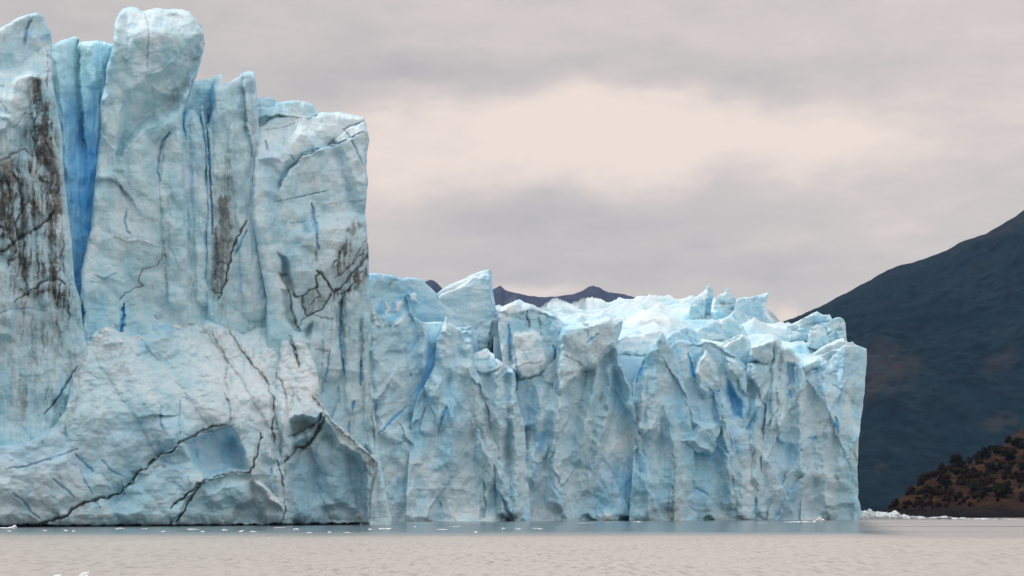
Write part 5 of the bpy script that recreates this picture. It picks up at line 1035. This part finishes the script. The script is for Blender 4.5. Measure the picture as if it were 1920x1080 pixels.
# ------------------------------------------------------------------ the broken ice surface climbing away behind the far front
def icefield():
    px = np.arange(925, 1566, 1.3); nt = 420
    front = np.interp(px, [925, 990, 1060, 1160, 1240, 1300, 1400, 1460, 1520, 1640], [610, 600, 622, 650, 655, 655, 655, 655, 668, 680])
    back = np.interp(px, [925, 960, 1000, 1040, 1064, 1095, 1115, 1140, 1160, 1190, 1250, 1290, 1330, 1365, 1400, 1440, 1470, 1500, 1530, 1560, 1590, 1600, 1640],
                     [573, 568, 569, 574, 574, 570, 569, 560, 551, 551, 550, 552, 552, 556, 566, 592, 606, 602, 600, 604, 614, 650, 690])
    t = np.linspace(0, 1, nt); PX, T = np.meshgrid(px, t)
    FR = np.tile(front, (nt, 1)); BK = np.tile(back, (nt, 1))
    Y0 = Yf(PX) + 14; depth = np.interp(PX, [925, 1000, 1100, 1400, 1500, 1600], [60, 130, 300, 300, 130, 60]); Y = Y0 + depth * T
    z0 = CAMH + (HOR - FR) / F * Y0 - 1; z1 = CAMH + (HOR - BK) / F * (Y0 + depth)
    Z = z0 + (z1 - z0) * (T ** 0.85)
    X = (PX - CX) / F * Y
    wx = X + 5 * fbm(X / 20, Y / 20, 3, 61); wy = Y + 6 * fbm(X / 24, Y / 24, 3, 62)
    h = 3.0 * ridged(wx / 34, wy / 15, 2, 63) + 5.6 * (0.2 - facet(wx / 20, wy / 10, 64, 0.8, 1.2)) + 2.6 * (0.15 - facet(wx / 8, wy / 5, 65, 0.9, 1.2)) + 0.6 * (0.2 - facet(wx / 3.2, wy / 2.6, 69, 0.9, 1.2)) + 0.5 * fbm(wx / 4, wy / 4, 3, 66)
    Z = Z + h * np.clip(T * 6, 0.3, 1) * np.interp(T, [0, 0.85, 1], [1, 0.8, 0.55]) - 2.0 - 3.2 * T
    Z[0] -= 25; Z[-1] -= 40; Y[-1] += 20
    I = np.arange(X.size).reshape(X.shape)
    f = np.stack([I[:-1, :-1].ravel(), I[:-1, 1:].ravel(), I[1:, 1:].ravel(), I[1:, :-1].ravel()], 1)
    V = np.stack([X.ravel(), Y.ravel(), Z.ravel()], 1)
    M = np.zeros((len(V), 4)); hh = h.ravel()
    M[:, 1] = 0.7 * sstep(2.5, -4.0, hh) * sstep(-0.3, 0.4, fbm(V[:, 0] / 16, V[:, 1] / 16, 3, 67))  # blue shading between the lumps put into the colour, stronger in hollows
    M[:, 2] = 0.5 * sstep(2.0, 6.5, hh)  # high crests whitened as lit tops, again in the colour
    M[:, 0] = 0.55 * sstep(0.32, 0.62, fbm(V[:, 0] / 14, V[:, 1] / 6, 4, 68))
    return struct(mesh_from('ice_field', V, f, ICE_TOP, M))
icefield()
def crestpiece(label, O, off, T, seed, feats=(), **kw):
    k = dict(rim=(5, 1.2), jag=0.9, fac=(22, 20, 2.4), fac2=(9, 9, 0.8), flute=None, rough=(16, 16, 1.2), fine=0.16, step=1.3, crest=0.2)
    k.update(kw)
    o = piece('ice_pinnacle', O, far(off), T, ICE_TOP, seed, feats=feats, **k)
    tag(o, label, 'ice pinnacle', 'pinnacles on the glacier surface')
crestpiece('translucent pale blue ice fin rising to a sharp right tip on the glacier skyline', [(1376, 580), (1382, 560), (1392, 557), (1405, 557), (1420, 554), (1434, 550), (1442, 549), (1440, 558), (1436, 572), (1434, 587), (1442, 596), (1449, 606), (1456, 630), (1360, 630)], 90, 12, 71, [('blue', [(1380, 560), (1440, 550), (1432, 600), (1390, 600)], 0.3, 8), ('tent', [(1440, 550), (1432, 590), (1446, 606)], 1.6, 9)], fac=(40, 40, 1.6))
crestpiece('pointed white pinnacle on the glacier skyline, its right side blue', [(1296, 566), (1306, 556), (1316, 549), (1322, 542), (1328, 535), (1332, 535), (1336, 543), (1338, 556), (1334, 572), (1332, 600), (1290, 600)], 120, 12, 72, [('step', [(1331, 530), (1328, 560), (1322, 590)], 2.5, 20), ('blue', [(1328, 560), (1338, 556), (1332, 590), (1322, 590)], 0.5, 4), ('snow', [(1296, 560), (1330, 534), (1328, 560), (1300, 580)], 0.6, 5)])
crestpiece('lumpy white hummock with a tiny spike on top, left of the pale fin', [(1338, 580), (1342, 562), (1348, 552), (1356, 550), (1361, 546), (1363, 537), (1366, 546), (1372, 550), (1378, 558), (1382, 572), (1384, 600), (1336, 600)], 105, 10, 73, [('snow', [(1340, 555), (1375, 545), (1380, 575), (1345, 580)], 0.6, 8), ('step', [(1384, 572), (1360, 572), (1340, 574)], -1.2, 10)])
crestpiece('long tilted white slab with a jagged top against the dark mountain', [(1474, 612), (1486, 606), (1500, 600), (1512, 594), (1522, 588), (1532, 584), (1538, 588), (1544, 590), (1550, 590), (1556, 589), (1560, 600), (1562, 640), (1480, 640)], 40, 16, 74, [('blue', [(1520, 592), (1545, 590), (1550, 610), (1525, 612)], 0.4, 7), ('snow', [(1474, 610), (1520, 590), (1520, 604), (1486, 618)], 0.6, 5), ('step', [(1562, 604), (1530, 610), (1490, 620)], -1.4, 12)])
crestpiece('rounded white knob at the right end of the glacier crest, dark mountain behind', [(1552, 610), (1558, 600), (1566, 596), (1575, 595), (1581, 598), (1585, 606), (1586, 620), (1588, 636), (1590, 660), (1550, 660)], 30, 12, 75, [('snow', [(1556, 600), (1584, 600), (1584, 616), (1560, 620)], 0.6, 5), ('step', [(1588, 620), (1570, 622), (1552, 628)], -1.4, 8), ('plate', [(1568, 622), (1584, 618), (1588, 636), (1572, 640)], 1.2, 4)])
crestpiece('round pale lump below the jagged white slab, brown grit at its foot', [(1512, 650), (1516, 626), (1522, 614), (1532, 609), (1542, 610), (1550, 620), (1554, 640), (1556, 660)], 24, 10, 76, [('snow', [(1516, 620), (1540, 608), (1550, 626), (1520, 640)], 0.5, 5), ('stain', [(1512, 628), (1530, 632)], 4, 0.5, 'dirt')])
crestpiece('smooth light blue dome of ice behind the round shouldered serac', [(1240, 660), (1250, 634), (1262, 622), (1278, 615), (1292, 614), (1304, 620), (1312, 632), (1320, 660)], 26, 14, 77, [('snow', [(1250, 630), (1290, 612), (1300, 622), (1262, 636)], 0.4, 5)], blue0=0.12, fac=(50, 30, 1.5))
crestpiece('low blue grey ridge of ice below the pale fin', [(1300, 640), (1306, 622), (1318, 612), (1334, 603), (1350, 598), (1366, 594), (1376, 596), (1384, 606), (1394, 612), (1400, 640)], 48, 14, 78, [('blue', [(1315, 606), (1345, 604), (1345, 622), (1320, 624)], 0.35, 5), ('snow', [(1340, 600), (1380, 594), (1380, 604), (1345, 610)], 0.6, 4)])

# ------------------------------------------------------------------ loose blocks resting on the apron
def rock_mesh(rx, ry, rz, seed, sub=3, rag=0.35):
    import bmesh
    bm = bmesh.new(); bmesh.ops.create_icosphere(bm, subdivisions=sub, radius=1.0)
    rnd = random.Random(seed)
    planes = [(mathutils.Vector((rnd.gauss(0, 1), rnd.gauss(0, 1), rnd.gauss(0, 0.8))).normalized(), rnd.uniform(0.55, 0.9)) for _ in range(11)]
    for v in bm.verts:
        for n_, d_ in planes:
            k = v.co.dot(n_) - d_
            if k > 0: v.co -= n_ * k
        q_ = mathutils.Vector((seed * 0.37, 0, 0)); v.co *= 1 + rag * (0.45 * mathutils.noise.noise(v.co * 1.7 + q_) + 0.35 * mathutils.noise.noise(v.co * 4.1 + q_) + 0.2 * mathutils.noise.noise(v.co * 9 + q_))
        v.co.x *= rx; v.co.y *= ry; v.co.z *= rz
    V = [tuple(v.co) for v in bm.verts]; T_ = [[v.index for v in f.verts] for f in bm.faces]
    bm.free(); return V, T_
dg = bpy.context.evaluated_depsgraph_get()
def hit(px, py):
    d_ = mathutils.Vector(((px - CX) / F, 1, (HOR - py) / F)).normalized()
    ok, p, n_, i_, ob, mx = scn.ray_cast(dg, mathutils.Vector((0, 0, CAMH)), d_)
    return p if ok else mathutils.Vector(at(px, py, 300))
bpy.context.view_layer.update(); dg = bpy.context.evaluated_depsgraph_get()
for px_, py_, w_, h_, lab in [
    (197, 622, 26, 12, 'flat white ice block lying on the ledge left of the blue slit'), (184, 634, 22, 9, 'grey white ice block just below the flat block at the left end of the ledge'),
    (208, 612, 10, 10, 'small upright white block behind the flat block on the ledge'), (295, 588, 16, 14, 'pale blue rounded block leaning at the pillar foot'),
    (330, 613, 14, 9, 'white block in the blue patch at the top of the apron'), (256, 634, 20, 8, 'low white slab right of the blue slit on the ledge'), (402, 586, 14, 24, 'tall white lump at the foot of the dirt streaked slim pillar'),
    (466, 612, 20, 16, 'rounded white lump on the apron right of the slim pillar foot'), (222, 640, 18, 8, 'crumbled white block below the blue slit')]:
    p_ = hit(px_, py_); m_ = p_.y / F
    V_, T_ = rock_mesh(w_ * m_ * 0.6, w_ * m_ * 0.6, h_ * m_ * 0.75, px_, 3, 0.7)
    o = mesh_from('ice_chunk', V_, None, FLOE if h_ < 13 else ICE_NEAR, smooth=False, faces3=T_); o.location = p_ + mathutils.Vector((0, 0.3, 0))
    tag(o, lab, 'ice block', 'loose blocks on the glacier foot')

# ------------------------------------------------------------------ floating ice
def floe(px, py, w, h, lab, group='ice floating on the lake', z=None):
    g = ground(px, py); m_ = g[1] / F
    V_, T_ = rock_mesh(w * m_ / 2, max(w * m_ / 2 * 0.8, 0.5), h * m_ * (0.72 if h < 5 else 1), int(px * 7 + py), 2 if w < 16 else 4, 1.1)
    o = mesh_from('floating_ice', V_, None, FLOE, smooth=False, faces3=T_); o.location = (g[0], g[1], -0.05 * h * m_)
    tag(o, lab, 'floating ice', group)
L = [
    (12, 991, 50, 2.5, 'long thin white floe at the left edge of the picture under the dirty tower'), (25, 990, 16, 5, 'lumpy white floe standing on the long floe at the left edge'), (18, 996, 11, 2.6, 'small white floe just in front of the long floe at the left edge'),
    (85, 995, 9, 2, 'small white bit of ice alone under the start of the lower dark crack'), (124, 995, 12, 2, 'white bit of ice, left one of a close pair under the lower crack'), (139, 996, 8, 2, 'white bit of ice, right one of a close pair under the lower crack'),
    (226, 992, 30, 3.2, 'wide white floe against the dark undercut left of the forked crack'), (271, 992, 14, 2.5, 'white floe just right of the wide floe by the dark undercut'), (305, 997, 9, 2, 'single white fragment under the forked crack'),
    (360, 993, 24, 2.2, 'flat cream floe touching the ice foot right of the forked crack'), (380, 997, 10, 2.4, 'lone crumb in front of the flat cream floe'),
    (421, 994, 11, 2, 'white floe near the ice foot between the crumbs and the bright one'), (452, 997, 14, 3.4, 'brightest white floe in the row under the left foot of the wall'), (474, 997, 14, 2, 'flat floe just right of the brightest one'),
    (524, 990, 22, 2.2, 'flat floe at the mouth of the cleft between the two ice feet'), (556, 993, 15, 4, 'lumpy white floe under the left part of the hollow buttress'), (580, 999, 11, 2, 'small flat floe under the middle of the hollow buttress'), (618, 999, 8, 3, 'bright white floe under the right part of the hollow buttress'),
    (651, 999, 16, 1.8, 'faint flat floe under the right end of the hollow buttress'), (695, 993, 10, 2.4, 'small floe under the dirty right edge of the near wall'), (722, 992, 30, 2.2, 'long low floe at the right corner of the near wall'), (505, 1010, 9, 2, 'lone bit of ice nearest the bright rippled water'),
    (778, 988, 8, 1.8, 'bit of ice before the dark cave of the pale crag'), (850, 988, 20, 1.4, 'thin line of ice left in the water before the crowned serac'), (861, 987, 7, 2.4, 'small white bit on the thin line of ice before the crowned serac'), (893, 998, 10, 2.2, 'white floe out in the dark water before the crowned serac'),
    (830, 993, 24, 1.2, 'faint long sliver of ice in the middle of the dark water'), (944, 991, 9, 1.8, 'small bit of ice before the stepped serac'), (972, 992, 16, 1.6, 'flat floe before the square topped serac'), (1006, 992, 18, 2.4, 'whiter floe before the square topped serac, right of the flat one'),
    (1100, 981, 26, 1.4, 'thin white rim of ice at the foot of the overhung prow'), (1195, 978.5, 18, 2, 'crumbs of white ice at the foot of the pyramid'), (1430, 981, 18, 1.4, 'thin white floe at the foot of the leaning block'),
    (108, 1081.0, 13, 6.5, 'small white floe cut by the bottom edge, left one of two'), (158, 1081.5, 20, 8.5, 'larger white floe cut by the bottom edge, right one of two'),
]
for a in L: floe(*a)
for px_, py_, w_, h_, lab in [
    (1628, 971, 34, 13, 'white shore ice mass touching the end of the glacier front'), (1650, 971, 36, 14, 'white shore ice mound next to the one with the dark hollow'), (1674, 971.5, 40, 13, 'broad white shore ice mound at the foot of the brown hill'), (1694, 972, 30, 8, 'low right end of the white ice mounds along the shore'), (1712, 966, 12, 5, 'small white lump of ice up on the black shore rock'),
    (1715, 973, 40, 6, 'low strip of white ice along the shore, first after the mounds'), (1750, 973, 40, 4.5, 'low white ice strip under the black rock, second after the mounds'), (1772, 973.5, 46, 5.5, 'thickest strip of white ice along the middle of the black rock shore'), (1805, 973.5, 30, 4.5, 'low strip of white ice right of the thickest strip'), (1840, 974, 40, 3.2, 'thin strip of ice under the right part of the shore'), (1880, 974.5, 50, 2.4, 'thinnest strip of ice at the far right of the shore'),
    (1500, 979, 60, 3.5, 'white floe lying along the foot of the end massif'), (1536, 978, 22, 8, 'lumpy white floe at the foot of the end massif')]:
    floe(px_, py_, w_, h_, lab, 'ice along the far shore')

# ------------------------------------------------------------------ air
HAZE = 2.6e-5
if HAZE:
    m = bpy.data.materials.new('air'); m.use_nodes = True; nt = m.node_tree; nt.nodes.remove(nt.nodes['Principled BSDF'])
    pv = nt.nodes.new('ShaderNodeVolumePrincipled'); pv.inputs['Density'].default_value = HAZE; pv.inputs['Color'].default_value = (0.36, 0.62, 1.0, 1)
    nt.links.new(pv.outputs[0], nt.nodes['Material Output'].inputs['Volume'])
    a, c0, c1 = 5000, -5, 800
    V = [(x, y, z) for z in (c0, c1) for y in (-300, 7200) for x in (-a, a)]
    o = mesh_from('haze', V, [(0, 2, 3, 1), (4, 5, 7, 6), (0, 1, 5, 4), (2, 6, 7, 3), (0, 4, 6, 2), (1, 3, 7, 5)], m, smooth=False)
    o['kind'] = 'stuff'
